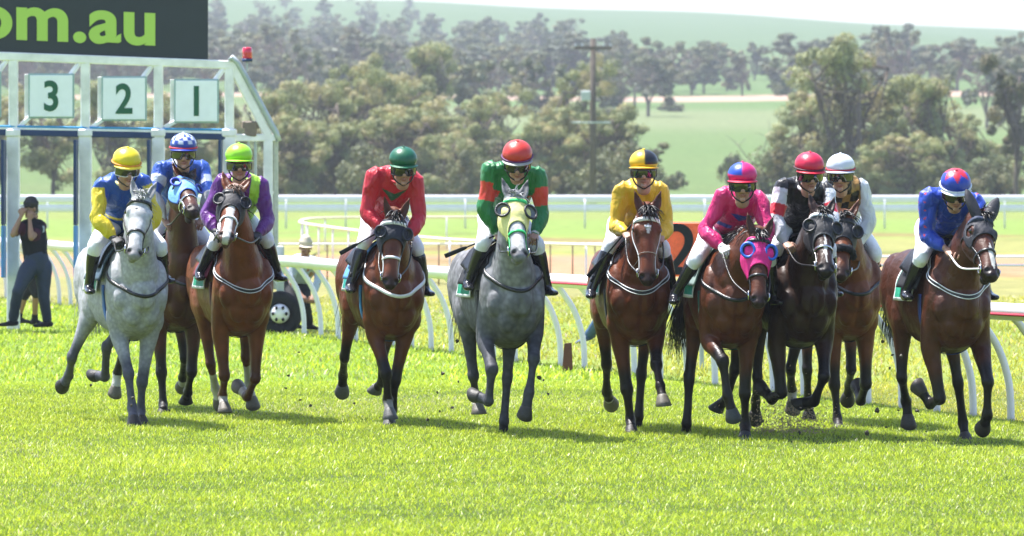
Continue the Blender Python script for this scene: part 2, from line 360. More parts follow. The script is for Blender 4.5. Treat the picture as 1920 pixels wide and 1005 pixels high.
# ------------------------------------------------------------------ trees
M['leaf'] = mat('leaf', attr=True, rough=.55, spec=.2, trans=.22, tcol=(1.2, 1.1, .55)); M['bark'] = mat('bark', (.16, .13, .11), rough=.9, spec=.1, var=.35, vscale=2.2, bump=.7, bscale=6, bdist=.05, stretch=(3, 3, .6))
M['dead'] = mat('dead_wood', (.20, .17, .15), rough=.9, var=.3, vscale=3)
def make_tree(seed, h=8.0, w=7.5, ncl=46, nl=120, ls=.15, style='gum', cols=((.44, .46, .22), (.27, .31, .16), (.50, .45, .25))):
    r = np.random.RandomState(seed); C = []; g = G()
    nm = r.randint(3, 6) if style == 'gum' else 1; mains = []
    for k in range(nm):
        a = 2 * math.pi * (k + r.rand() * .6) / nm; sp = w * .5 * (.35 + .35 * r.rand()); top = A(math.cos(a) * sp, math.sin(a) * sp, h * (.62 + .2 * r.rand())) if nm > 1 else A(0, 0, h * .9)
        fk = h * (.06 + .18 * r.rand()); m1 = A(math.cos(a) * sp * .35 + r.normal() * .25, math.sin(a) * sp * .35 + r.normal() * .25, fk + h * .25)
        pts = catmull([A(0, 0, -.4), A(0, 0, fk), m1, top], 5); R0 = .024 * h * (.7 + .4 * r.rand()); g.tube(pts, list(np.linspace(R0, R0 * .25, len(pts))), 7); mains.append(pts)
    for k in range(ncl):
        if style == 'gum':
            if k == 0:
                lobes = [(A(math.cos(t) * q * w * .40, math.sin(t) * q * w * .40, h * zf), w * rw) for t, q, zf, rw in [(r.rand() * 6.28, r.rand() ** .5, .24 + .60 * (j / 8) + r.normal() * .05, .13 + .09 * r.rand()) for j in range(9)]] + [(A(r.normal() * w * .08, r.normal() * w * .08, h * .80), w * .2)]
            lc, lr = lobes[r.randint(10)]; q = r.normal(size=3); q /= np.linalg.norm(q); q *= r.rand() ** .4; c = lc + q * A(lr, lr, lr * .62); c[2] = min(c[2], h * .97); rad = (w * .045 + .20) * (.6 + .8 * r.rand()); rd = A(rad * 1.2, rad * 1.2, rad * .75)
        else:
            t = r.rand(); z = h * (.12 + .85 * t); rr = math.sin(math.pi * min(1, (t * .85 + .15))) ** .7 * w / 2 * r.rand() ** .5; a = r.rand() * 6.28; c = A(math.cos(a) * rr, math.sin(a) * rr, z); rad = w * .13 * (.7 + .6 * r.rand()); rd = A(rad, rad, rad * 1.2)
        C.append((c, rd)); P_ = mains[r.randint(len(mains))]; j = r.randint(len(P_) // 2, len(P_)); s_ = P_[j]
        g.tube([s_, (s_ + c) / 2 + A(0, 0, -.1 * h * .3) * r.rand() + r.normal(size=3) * .15, c], [.0075 * h, .005 * h, .0018 * h], 5, sub=2)
    V = []; K = []
    for c, rd in C:
        n = int(nl * (.6 + .8 * r.rand())); d = r.normal(size=(n, 3)); d /= np.linalg.norm(d, axis=1)[:, None]; p = c + d * rd * (r.rand(n, 1) ** .35); m = r.rand(); base = A(*cols[0]) * m + A(*cols[1]) * (1 - m)
        if r.rand() < .22: base = A(*cols[2])
        nn = d * A(1, 1, .8) + A(0, 0, .35) + r.normal(size=(n, 3)) * .42; u = np.cross(nn, r.normal(size=(n, 3))); u /= np.linalg.norm(u, axis=1)[:, None]; v = np.cross(nn, u); v /= np.linalg.norm(v, axis=1)[:, None]; s_ = ls * (.6 + .8 * r.rand(n, 1)); u = u * s_; v = v * s_ * .50
        V.append(np.stack([p - u, p - v, p + u, p + v], 1).reshape(-1, 3)); K.append(np.repeat(base * (.8 + .4 * r.rand(n, 1)), 4, axis=0))
    V = np.vstack(V); K = np.vstack(K); n = len(V) // 4; me = bpy.data.meshes.new('crown'); me.vertices.add(len(V)); me.vertices.foreach_set('co', V.ravel()); me.loops.add(4 * n); me.loops.foreach_set('vertex_index', np.arange(4 * n, dtype=np.int32)); me.polygons.add(n); me.polygons.foreach_set('loop_start', (np.arange(n) * 4).astype(np.int32)); me.update(calc_edges=True); setcol(me, K); me.materials.append(M['leaf'])
    root = empty('gum_tree' if style == 'gum' else 'bushy_tree', (0, 0, 0)); lobj('crown', me, root); g.build('trunk', M['bark'], root); root['h'] = h; root['w'] = w; return root
DK = ((.22, .24, .13), (.15, .175, .10), (.29, .27, .15)); BL = ((.20, .22, .14), (.13, .155, .11), (.28, .27, .17))
protos = [make_tree(k, 8, 8, 110, 170, .11) for k in range(1, 6)] + [make_tree(9, 8, 5.5, 50, 170, .125, cols=((.22,.22,.11),(.13,.145,.08),(.25,.22,.12)))]
farp = [make_tree(20 + k, 11, 10, 40, 64, .38, cols=BL if k % 2 else DK) for k in range(4)] + [make_tree(30, 12, 5, 30, 64, .38, 'col', BL), make_tree(31, 4, 5, 22, 60, .26, 'col', DK)]
used = set()
def place_tree(P_, px, top, D, wpx, label, group, rz, name=None):
    s_ = F / D; x = (px - 960) / s_; z0 = float(zt(x, D)); base_y = HY + (CAMZ - z0) * s_; h = (base_y - top) / s_; w = wpx / s_
    o = P_ if P_.name not in used else copy_tree(P_)
    if o is P_: used.add(P_.name)
    o.location = (x, D, z0 - .1); o.rotation_euler = (0, 0, rz); kx = w / P_['w'] * 1.02; o.scale = (kx, kx, h / P_['h'] * 1.02); tag(o, label, 'tree', group)
    return o
rr_ = random.Random(5)
near = [ # px, top, D, width px, proto, label
 (505, 150, 372, 150, 0, 'broad olive gum tree just right of the starting gate roof'), (590, 136, 392, 190, 1, 'wide olive gum tree above and left of the rider in red'),
 (668, 120, 405, 170, 2, 'rounded olive gum tree whose top stands above the red rider'), (730, 190, 380, 170, 3, 'low spreading gum tree directly behind the dark green cap'),
 (806, 62, 520, 170, 4, 'tall gum tree with a bare lower trunk rising behind the others'), (800, 195, 385, 190, 0, 'dense gum tree right of the rider in red'),
 (878, 165, 395, 175, 1, 'brownish gum tree left of the red cap'), (950, 230, 372, 130, 5, 'small dark gum tree directly behind the red cap'), (928, 158, 430, 150, 2, 'gum tree with a flat olive top left of the power pole'),
 (1046, 190, 378, 130, 3, 'thin gum tree at the left foot of the power pole'), (1088, 104, 440, 150, 2, 'olive gum tree that the power pole stands in front of'), (1170, 215, 392, 150, 4, 'ragged gum tree right of the power pole'), (1128, 190, 374, 150, 0, 'bushy gum tree touching the lower right side of the power pole'), (1012, 215, 372, 130, 1, 'bushy gum tree between the red cap and the power pole'), (1212, 262, 398, 90, 5, 'small dark gum tree just above the yellow and black cap'),
 (548, 205, 366, 150, 3, 'gum tree with low foliage just left of the rider in red'), (628, 215, 370, 150, 4, 'low crowned gum tree between the gate and the dark green cap'), (850, 245, 368, 130, 2, 'low gum tree between the dark green and the red caps'), (690, 100, 450, 150, 0, 'hazy gum tree behind and above the wide olive gum'), (760, 130, 470, 150, 3, 'hazy gum tree left of the tall bare trunked gum'), (1005, 250, 385, 90, 5, 'narrow dark gum tree beside the red cap'), (1700, 240, 366, 150, 3, 'low gum tree between the white cap and the star cap'), (1770, 250, 370, 130, 1, 'low gum tree directly behind the star cap'),
 (430, 160, 385, 120, 5, 'dark gum tree seen through the right end of the starting gate'), (330, 165, 380, 170, 3, 'gum tree seen behind the number 1 board'), (215, 150, 376, 170, 0, 'gum tree seen behind the number 2 board'), (100, 155, 388, 180, 1, 'gum tree seen behind the number 3 board'), (5, 160, 380, 160, 2, 'gum tree at the left edge behind the gate'),
 (1592, 62, 372, 230, 0, 'tall flat topped gum tree behind the crimson and white caps'), (1545, 150, 380, 170, 3, 'leafy gum tree left of the tall flat topped one'), (1660, 165, 384, 170, 1, 'gum tree directly right of the white cap'),
 (1738, 122, 372, 190, 4, 'big olive gum tree above the rider in royal blue'), (1800, 190, 392, 150, 2, 'gum tree right of the star cap'), (1905, 92, 378, 130, 5, 'tall gum tree cut by the right edge of the picture'), (1868, 260, 400, 110, 3, 'low gum tree near the right edge by the rail'),
 (1500, 225, 400, 110, 5, 'small dark gum tree on the edge of the meadow behind the crimson cap')]
for k, (px, top, D, wp, pi, lb) in enumerate(near): place_tree(protos[pi], px, top, D, wp, lb, 'olive gum trees beyond the track', rr_.random() * 6.28)
for k, (px, top, D, wp, lb) in enumerate([(1377, 292, 430, 70, 'grey green bush on the meadow between the yellow and pink riders'), (1272, 322, 425, 44, 'smaller bush on the meadow left of the pink cap'), (1255, 192, 820, 72, 'rounded bush at the upper left corner of the green meadow')]): tag(place_tree(farp[5], px, top, D, wp, lb, None, k * 2.), lb, 'bush')
used.discard(farp[5].name); used.add(farp[5].name)
k = 0; spots = []
for D, y0, step in ((960, 100, 44), (1020, 78, 46), (1110, 92, 50), (1250, 60, 52), (1360, 60, 54), (1480, 48, 52), (1620, 34, 60), (1780, 30, 70)):
    px = -20 + (D % 37)
    while px < 1960:
        left = px < 1010
        if D >= 1250 and px > (1180 if D < 1300 else 1080 if D < 1500 else 960 if D < 1700 else 820): px += step; continue
        if D >= 1020 and px > 1150 and rr_.random() < .35: px += step; continue
        gap = 1275 < px < 1470 and D == 960
        topy = (HY - (float(zt((px - 960) / F * D, D)) - CAMZ) * F / D) - F / D * rr_.uniform(6.5, 10.5)
        if not (gap and rr_.random() < .3): spots.append((px + rr_.uniform(-14, 14), topy, D + rr_.uniform(-25, 25) + (8 if gap else 0), F / D * rr_.uniform(6.5, 10.5), rr_.choice([0, 1, 2, 3, 0, 1, 4])))
        px += step * rr_.uniform(.8, 1.25)
for px, D in [(690, 640), (560, 700), (640, 760), (480, 820), (1010, 620), (1160, 700), (1215, 780), (1190, 860), (1130, 800), (740, 700), (905, 640), (985, 780), (620, 860), (530, 900), (700, 880), (860, 820), (1850, 700), (1700, 760), (1905, 640), (1760, 820), (1560, 800), (1640, 700), (1490, 860)]:
    s_ = F / D; base = HY - (float(zt((px - 960) / s_, D)) - CAMZ) * s_; spots.append((px, base - s_ * rr_.uniform(6, 9.5), D, s_ * rr_.uniform(6, 8.5), rr_.choice([0, 1, 2, 3])))
for px in range(440, 860, 60):
    if rr_.random() < .8: D = rr_.uniform(1900, 2500); s_ = F / D; x = (px - 960) / s_; base = HY - (float(zt(x, D)) - CAMZ) * s_; spots.append((px + rr_.uniform(-40, 40), base - s_ * rr_.uniform(4, 7), D, s_ * rr_.uniform(5, 9), rr_.choice([0, 1, 2, 3])))
for px, top, D, wp, pi in spots: place_tree(farp[pi], px, top, D, wp, 'bluish tree in the hazy wood on the hillside far behind the meadow', 'trees of the hillside wood', rr_.random() * 6.28)
bushp = make_tree(40, 2.6, 3.6, 26, 150, .10, 'col', ((.24, .25, .12), (.13, .15, .085), (.30, .26, .14)))
for o_ in [bushp] + list(bushp.children): pass
bushp.name = 'shrub'
for k, px in enumerate(list(range(455, 1215, 47)) + list(range(1475, 1925, 45))):
    D = 352 + rr_.random() * 40; s_ = F / D; z0 = float(zt((px - 960) / s_, D)); base = HY + (CAMZ - z0) * s_; hgt = rr_.uniform(1.6, 3.4)
    tag(place_tree(bushp, px + rr_.uniform(-18, 18), base - hgt * s_, D, rr_.uniform(2.6, 4.6) * s_, 'grey green shrub in the undergrowth below the near gum trees', 'shrubs under the near gum trees', rr_.random() * 6.28), None, 'shrub')
# dead branches on the meadow edge
r = np.random.RandomState(4); g = G(); b0 = W(1452, 352, 385); b0[2] = float(zt(b0[0], 385)) - .1
def branch(p, d, L, rad, depth):
    pts = [p]; v = d.copy()
    for j in range(4): v = nrm(v + r.normal(size=3) * .22); pts.append(pts[-1] + v * L / 4)
    g.tube(pts, list(np.linspace(rad, rad * .45, 5)), 6)
    if depth:
        for q in range(3): branch(pts[2 + q % 3], nrm(v + r.normal(size=3) * A(.9, .4, .6)), L * .62, rad * .5, depth - 1)
branch(b0, nrm(A(-.15, 0, 1)), 1.6, .12, 0)
for d in ((-.9, 0, .8), (-.25, 0, 1), (.4, .1, 1), (-.7, .2, 1.1), (.1, -.2, 1)): branch(b0 + A(0, 0, 1.1), nrm(A(*d)), 2.2, .07, 2)
tag(g.build('dead_tree', M['dead']), 'bare dead tree with forked grey branches left of the tall flat topped gum', 'dead tree')

# ------------------------------------------------------------------ bars and beams
def bar(g, P, Q, w, h=None, mi=0, up=(0, 0, 1), bev=.012):
    P = A(*P); Q = A(*Q); d = nrm(Q - P); h = h or w; u = A(*up); 
    if abs(d @ u) > .95: u = A(0, 1, 0)
    s_ = nrm(np.cross(d, u)); u = np.cross(s_, d); g.box((P + Q) / 2, (np.linalg.norm(Q - P), w, h), np.array([d, s_, u]).T, mi, bev=bev); return g
M['rail'] = mat('rail_plastic', (.80, .77, .85), rough=.35, spec=.5, var=.05, vscale=3)
M['gate_white'] = mat('gate_paint', (.88, .85, .86), rough=.5, var=.14, vscale=5, bump=.15, bscale=20); M['gate_blue'] = mat('gate_navy_pad', (.006, .03, .12), rough=.45, var=.1); M['gate_light'] = mat('gate_light_blue', (.10, .30, .66), rough=.5, var=.1); M['gate_azure'] = mat('gate_azure', (.04, .30, .62), rough=.4)
M['galv'] = mat('galvanised', (.42, .46, .47), rough=.45, metal=.3, var=.15, vscale=6)
# near running rail with goose neck posts
R0 = A(-3.06, 80.6, 0); RD = A(7.2, -28.1, 0); RD = RD / np.linalg.norm(RD); RP = A(RD[1] * -1, RD[0], 0); RP = RP if RP[0] > 0 else -RP
def railing():
    root = empty('running_rail', R0 + RD * 20); tag(root, 'white running rail with curved goose neck posts behind the horses', 'rail'); o0 = R0 + RD * 20
    g = G(); n = 60; S_ = np.linspace(-48, 52, n); rings = []; V = []; Fc = []; seg = 14
    for s_ in S_:
        c = R0 + RD * s_ + A(0, 0, .985 + .006 * math.sin(s_ * 1.3))
        for j in range(seg): a = 2 * math.pi * j / seg; V.append(c + RP * math.cos(a) * .10 + A(0, 0, 1) * (math.sin(a) * .075 + .01 * math.cos(2 * a)))
    for i in range(n - 1):
        for j in range(seg): Fc.append((i * seg + j, (i + 1) * seg + j, (i + 1) * seg + (j + 1) % seg, i * seg + (j + 1) % seg))
    Fc += [tuple(range(seg)), tuple(range((n - 1) * seg, n * seg))[::-1]]; g.add(V, Fc); g.build('rail', M['rail'], root, org=o0)
    g = G(); g.tube([R0 + RD * s_ - RP * .092 + A(0, 0, .955 + .006 * math.sin(s_ * 1.3)) for s_ in np.linspace(13, 52, 40)], .013, 6); g.build('red_stripe', cm('stripe_red', (.45, .02, .05)), root, org=o0)
    for k, s_ in enumerate(np.arange(-46, 50, 1.02)):
        b = R0 + RD * s_; g = G(); g.tube([b + A(0, 0, .95), b + RP * .10 + A(0, 0, .84), b + RP * .24 + A(0, 0, .62), b + RP * .33 + A(0, 0, .32), b + RP * .35 + A(0, 0, -.05)], .034, 10, sub=4); g.build('post', M['rail'], root, org=o0)
railing()
# far double rail, mid fence, curved rail
def rail_line(name, label, pts, zs, rh, rw, post_step, pr, m, mp):
    root = empty(name, pts[0]); tag(root, label, 'rail'); P_ = np.array(pts, float); dl = np.r_[0, np.cumsum(np.linalg.norm(np.diff(P_, axis=0), axis=1))]
    for z in zs:
        g = G(); g.loft([(*(p + A(0, 0, z)), rw, rh) for p in P_], A(0, 1, .001) if abs(P_[-1][0] - P_[0][0]) > abs(P_[-1][1] - P_[0][1]) * .2 else A(1, 0, 0), 10, 3); g.build('rail', m, root, org=P_[0])
    for s_ in np.arange(post_step / 2, dl[-1], post_step):
        p = A(*[np.interp(s_, dl, P_[:, k]) for k in range(3)]); g = G(); g.tube([p + A(0, 0, -.05), p + A(0, 0, max(zs))], pr, 7); g.build('post', mp, root, org=P_[0])
rail_line('far_rail', 'pale double running rail along the far side of the course', [(-60, 226, 0), (-20, 225, 0), (20, 224, 0), (60, 222, 0)], (.74, 1.08), .15, .05, 2.2, .035, M['rail'], M['rail'])
rail_line('mesh_fence', 'low rusty post fence in front of the pink dirt bank', [A((px - 960) / F * 115, 115, 0) for px in (300, 700, 1030, 1400)], (.78,), .018, .03, .42, .014, M['rail'], cm('rust', (.20, .12, .08)))
rail_line('course_rail', 'cream rail with thin posts crossing behind the rider in royal blue', [A((px - 960) / F * 97, 97, 0) for px in (1500, 1640, 1800, 2100)], (.80, .66), .022, .03, .8, .02, M['rail'], cm('postc', (.55, .45, .38)))
rail_line('curved_rail', 'thin cream rail curving round on the grass between the purple and red riders', [A((px - 960) / F * Y, Y, 0) for px, Y in ((1190, 104), (900, 111), (742, 122), (650, 133), (600, 141), (572, 147), (563, 152), (575, 160), (610, 164), (700, 166), (900, 167))], (.88,), .026, .05, 4.5, .018, cm('cream', (.70, .66, .52)), M['rail'])

# ------------------------------------------------------------------ starting gate
GY = 83.0
def gp(px, py, dy=0.0): 
    p = W(px, py, GY + (px - 160) * .0012); return p + A(0, dy, 0)
gate = empty('starting_gate', gp(230, 600) * A(1, 1, 0)); gorg = gp(230, 600) * A(1, 1, 0); tag(gate, 'white starting gate with numbered stalls, blue bars and a dark billboard on top', 'starting gate')
def gb(g, name, mats, parent=None, **k): return g.build(name, mats, parent or gate, org=gorg, **k)
g = G(); bar(g, gp(-140, 100), gp(446, 122), .13, .115); gb(g, 'top_beam', M['gate_white'])
g = G(); bar(g, gp(-140, 238), gp(430, 249), .12, .045); gb(g, 'cross_bar', M['gate_white'])
g = G(); bar(g, gp(-140, 245, -.02), gp(430, 257, -.02), .10, .085); gb(g, 'cross_bar', M['gate_blue'])
g = G(); bar(g, gp(-140, 234.5, -.015), gp(430, 243.5, -.015), .10, .03); gb(g, 'cross_bar', M['gate_azure'])
for px in (-110, 25, 160, 297, 430):
    g = G(); a = gp(px, 108 + (px + 110) * .035); b = a * 1.0; b[2] = 0.02; bar(g, a, A(b[0], b[1], gp(px, 250)[2]), .125, .12); bar(g, A(b[0], b[1], gp(px, 250)[2] - .001), b, .17, .16); gb(g, 'pillar', M['gate_white'])
    g = G(); g.box(gp(px, 249, -.01), (.20, .19, .11), bev=.02); gb(g, 'bracket', M['gate_white'])
    for pz0, pz1, m in ((262, 422, 'gate_blue'), (422, 520, 'gate_light')):
        g = G(); z0, z1 = gp(px, pz1)[2], gp(px, pz0)[2]; c = gp(px - 10, 400, -.30); g.box((c[0] - .035, c[1], (z0 + z1) / 2), (.04, .42, z1 - z0 - .004), bev=.01); gb(g, 'stall_door', M[m])
M['plate'] = mat('number_plate', (.88, .90, .96), rough=.4, var=.03); M['plate_edge'] = mat('plate_edge', (.30, .42, .42), rough=.5); M['num'] = mat('number_green', (.004, .10, .05), rough=.5); M['board'] = mat('billboard', (.016, .024, .036), rough=.55, var=.06, vscale=3); M['lime'] = mat('lime_letters', (.42, .62, .10), rough=.5)
def text(body, org_, size, m, parent, name, ox=0.0, bold=0.0, sx=1.0, ext=.004, shear=0.0, tilt=0.0, space=1.0, yk=0.0):
    cu = bpy.data.curves.new(name, 'FONT'); cu.body = body; cu.size = size; cu.offset = bold; cu.extrude = ext; cu.align_x = 'CENTER'; cu.space_character = space
    o = bpy.data.objects.new('t', cu); COL.objects.link(o); dg = bpy.context.evaluated_depsgraph_get(); dg.update(); me = bpy.data.meshes.new_from_object(o.evaluated_get(dg)); bpy.data.objects.remove(o)
    V = np.empty(len(me.vertices) * 3); me.vertices.foreach_get('co', V); V = V.reshape(-1, 3); c = (V.max(0) + V.min(0)) / 2; V = V - c; V[:, 0] *= sx
    X = V[:, 0].copy(); V = np.stack([X, -V[:, 2] + X * yk, V[:, 1] + X * tilt], 1) + org_ - gorg; setco(me, V); me.materials.clear(); me.materials.append(m); me.name = name; return lobj(name, me, parent)
def board(x0, x1, y0, y1, num):
    c = gp((x0 + x1) / 2, (y0 + y1) / 2, -.10); w = (x1 - x0) * GY / F; h = (y1 - y0) * GY / F; g = G(); g.box(c + A(0, .03, 0), (w, .05, h), bev=.008); o = gb(g, 'number_board', M['plate_edge']); g = G(); g.box(c, (w - .045, .02, h - .045), bev=.004); gb(g, 'plate', M['plate'], o)
    g = G(); g.box(c + A(-.07, .08, 0), (w * .96, .03, h * .98), bev=.005); gb(g, 'plate_back', M['gate_white'], o)
    text(num, c + A(.0, -.012, .0), .56, M['num'], o, 'number', bold=.014, sx=.85)
    g = G(); bar(g, gp(x1 + 10, y0 - 22), c + A(w / 2 - .06, .05, h / 2 - .03), .07, .06); gb(g, 'board_bracket', M['gate_white'], o); g = G(); bar(g, c + A(-w / 2 + .03, .05, -h / 2 + .03), gp(x0 - 20, 240), .07, .06); gb(g, 'board_bracket', M['gate_white'], o)
board(-86, 3, 134, 220, '4'); board(54, 140, 138, 222, '3'); board(191, 276, 143, 227, '2'); board(327, 411, 148, 231, '1')
g = G(); a, b = gp(-620, -95, -.02), gp(390, 112, -.02); V = []; tl = .024
for dy in (0, .08): V += [a * A(1, 1, 0) + A(0, dy, gp(0, 100)[2] + .0 + (gp(0, 0)[0] - a[0]) * tl), b * A(1, 1, 0) + A(0, dy, b[2]), b * A(1, 1, 0) + A(0, dy, gp(0, -150)[2]), a * A(1, 1, 0) + A(0, dy, gp(0, -150)[2])]
g.add(V, [(0, 1, 2, 3), (7, 6, 5, 4), (0, 4, 5, 1), (1, 5, 6, 2), (2, 6, 7, 3), (3, 7, 4, 0)]); bb = gb(g, 'billboard', M['board'], smooth=False)
text('om.au', gp(121, 48, -.035), .87, M['lime'], bb, 'lettering', bold=.026, sx=1.12, tilt=-.040, space=1.04, yk=.166)
# right end brace, beacon
g = G(); bar(g, gp(436, 125), gp(503, 255), .12, .12); gb(g, 'brace', M['gate_white']); g = G(); g.tube([gp(432, 114, -.06), gp(446, 118, -.06), gp(518, 250, -.06), gp(519, 262, -.06)], .042, 8, sub=2); gb(g, 'brace', M['galv'])
g = G(); bar(g, gp(436, 258), gp(522, 258), .12, .10); gb(g, 'cross_bar', M['gate_white']); g = G(); bar(g, gp(436, 359), gp(522, 361), .06, .05); gb(g, 'cross_bar', M['gate_white']); g = G(); bar(g, gp(436, 478), gp(522, 480), .10, .08); gb(g, 'cross_bar', M['galv'])
g = G(); p = gp(503, 262); bar(g, p, p * A(1, 1, 0) + A(0, 0, .55), .13, .12); gb(g, 'pillar', M['gate_white']); g = G(); p = gp(517, 262); bar(g, p, p * A(1, 1, 0) + A(0, 0, .55), .07, .07); gb(g, 'pillar', cm('oldpaint', (.50, .50, .44)))
g = G(); bar(g, gp(470, 228), gp(470, 256), .16, .14); bar(g, gp(454, 234), gp(488, 234), .10, .10); gb(g, 'latch_box', cm('rusty', (.20, .15, .12)))
for px in (466, 479): g = G(); bar(g, gp(px, 262), gp(px, 398), .04, .04); gb(g, 'rod', M['galv'])
g = G(); bar(g, gp(463, 135), gp(463, 116), .03); gb(g, 'beacon_post', M['galv']); M['beacon'] = mat('beacon_red', (.62, .01, .05), rough=.15, spec=.7, coat=.5)
g = G(); c = gp(463.5, 102); g.tube([c + A(0, 0, -.06), c + A(0, 0, .085), c + A(0, 0, .098)], [.068, .066, .05], 20); bo = gb(g, 'beacon', M['beacon']); g = G(); g.tube([c + A(0, 0, -.10), c + A(0, 0, -.058)], [.072, .072], 20); gb(g, 'beacon_base', M['gate_blue'], bo)
# trailer wheel under the right end of the gate
g = G(); wc = A((525 - 960) / F * 81.3, 81.3, .27); st = []
Vt, Ft = torus(wc, .215, .085, [A(1, 0, 0), A(0, 0, 1), A(0, 1, 0)], 36, 12); Vt[:, 2] = np.maximum(Vt[:, 2], .005); g.add(Vt, Ft); wh = gb(g, 'wheel', M['dark']); g = G(); g.loft([(*(wc + A(0, .05, 0)), .13, .13), (*(wc + A(0, -.06, 0)), .13, .13)], A(1, 0, 0), 28, 1); rim = gb(g, 'rim', M['rail'], wh)
for k in range(6): g = G(); a = k * math.pi / 3; g.loft([(*(wc + A(math.cos(a) * .09, -.12, math.sin(a) * .09)), .020, .026), (*(wc + A(math.cos(a) * .09, -.17, math.sin(a) * .09)), .018, .024)], A(1, 0, 0), 10, 1); gb(g, 'rim_hole', M['dark'], wh)
g = G(); bar(g, wc + A(-1.9, .1, .12), wc + A(.15, .1, .12), .12, .10); bar(g, wc + A(0, .1, 0), wc + A(0, .1, .9), .10, .10); gb(g, 'axle_frame', M['galv'])

# ------------------------------------------------------------------ furlong board, stake, power pole
bc = W(1273, 467, 67); g = G(); g.box(bc, (.92, .05, .60), bev=.02); sg = g.build('marker_board', cm('orange_board', (.95, .13, .045), rough=.5), org=bc, loc=bc); tag(sg, 'orange red distance board with a black 2 behind the rail', 'sign')
gorg_ = gorg; gorg = bc; text('2', bc + A(.01, -.032, 0), .80, M['dark'], sg, 'number', bold=.006, sx=1.05); gorg = gorg_
for sx in (-.25, .25): g = G(); bar(g, bc + A(sx, .05, -.3), A(bc[0] + sx, bc[1] + .05, -.1), .05); g.build('leg', M['galv'], sg, org=bc)
sc_ = W(1064, 695, 66.3); sc_[2] = 0; g = G(); g.add([(-.06, -.05, -.02), (.06, -.05, -.02), (.06, .05, -.02), (-.06, .05, -.02), (-.035, -.03, .30), (.045, -.03, .31), (.045, .03, .31), (-.035, .03, .30)], [(3, 2, 1, 0), (4, 5, 6, 7), (0, 1, 5, 4), (1, 2, 6, 5), (2, 3, 7, 6), (3, 0, 4, 7)])
tag(g.build('marker_stake', cm('stake', (.13, .045, .028), rough=.8), loc=sc_, smooth=False), 'short reddish brown stake at the foot of the rail', 'stake')
pp = W(1112, 350, 345); pp[2] = float(zt(pp[0], 345)); root = empty('power_pole', pp); tag(root, 'wooden power pole with a crossarm rising above the gum trees', 'power pole'); M['pole'] = mat('pole_wood', (.09, .07, .055), rough=.9, var=.2, vscale=4)
tz = W(1115, 72, 345)[2]; g = G(); g.tube([pp + A(0, 0, -.3), A(pp[0], pp[1], tz)], [.22, .16], 10); g.build('pole', M['pole'], root, org=pp); cz = W(0, 90, 345)[2]; g = G(); bar(g, A(pp[0] - 1.05, pp[1] - .15, cz), A(pp[0] + 1.05, pp[1] - .15, cz), .16, .18); ca = g.build('crossarm', M['pole'], root, org=pp)
for dx in (-.98, -.6, .6, .98): g = G(); g.loft([(pp[0] + dx, pp[1] - .15, cz + .05, .04, .04), (pp[0] + dx, pp[1] - .15, cz + .17, .055, .055), (pp[0] + dx, pp[1] - .15, cz + .24, .03, .03)], A(1, 0, 0), 8, 1); g.build('insulator', M['galv'], ca, org=pp)
cz = W(0, 180, 345)[2]; g = G(); g.box(A(pp[0] - .42, pp[1] - .3, cz), (.55, .45, .6), bev=.05); g.build('transformer', M['galv'], root, org=pp); g = G(); bar(g, A(pp[0] - 1.2, pp[1] - .15, cz - 1.5), A(pp[0] + 1.0, pp[1] - .15, cz - 1.5), .08, .10); g.build('crossarm', M['galv'], root, org=pp)
# ------------------------------------------------------------------ horses
HT = A([-.06, .045, .06], [.06, .072, .092], [.18, .092, .120], [.30, .100, .130], [.42, .088, .122], [.55, .066, .094], [.70, .053, .076], [.82, .054, .068], [.92, .058, .060], [1.0, .046, .046]) if False else A(1, 1.16, 1.10) * np.array([[-.06, .045, .06], [.06, .072, .092], [.18, .092, .120], [.30, .100, .130], [.42, .088, .122], [.55, .066, .094], [.70, .053, .076], [.82, .054, .068], [.92, .058, .060], [1.0, .046, .046]])
LH = .62

def frame_of(H):
    ps = math.radians(H['yaw']); h = A(math.sin(ps), -math.cos(ps), 0); l = A(math.cos(ps), math.sin(ps), 0)
    O = A((H['px'] - 960) / F * H['Y'], H['Y'], 0); R = np.array([h, l, A(0, 0, 1)])   # world->local rows
    rz = math.atan2(h[1], h[0]); return O, R, rz
def mkproj(O, R):
    c = R @ (A(0, 0, CAMZ) - O)
    def ray(p):
        d = R @ A((p[0] - 960) / F, 1, -(p[1] - HY) / F); return nrm(d)
    def pl(p, a):
        d = ray(p); t = (a - c[0]) / d[0]; return c + d * t
    def chain(prev, p, L, sg):
        d = ray(p); w = prev - c; t0 = w @ d; q = c + d * t0; dd = np.linalg.norm(q - prev)
        if dd >= L: return q if dd < L * 1.12 else prev + (q - prev) / dd * L * 1.12
        k = math.sqrt(L * L - dd * dd)
        return c + d * (t0 - k if sg == 'f' else t0 + k)
    return pl, chain, c, ray

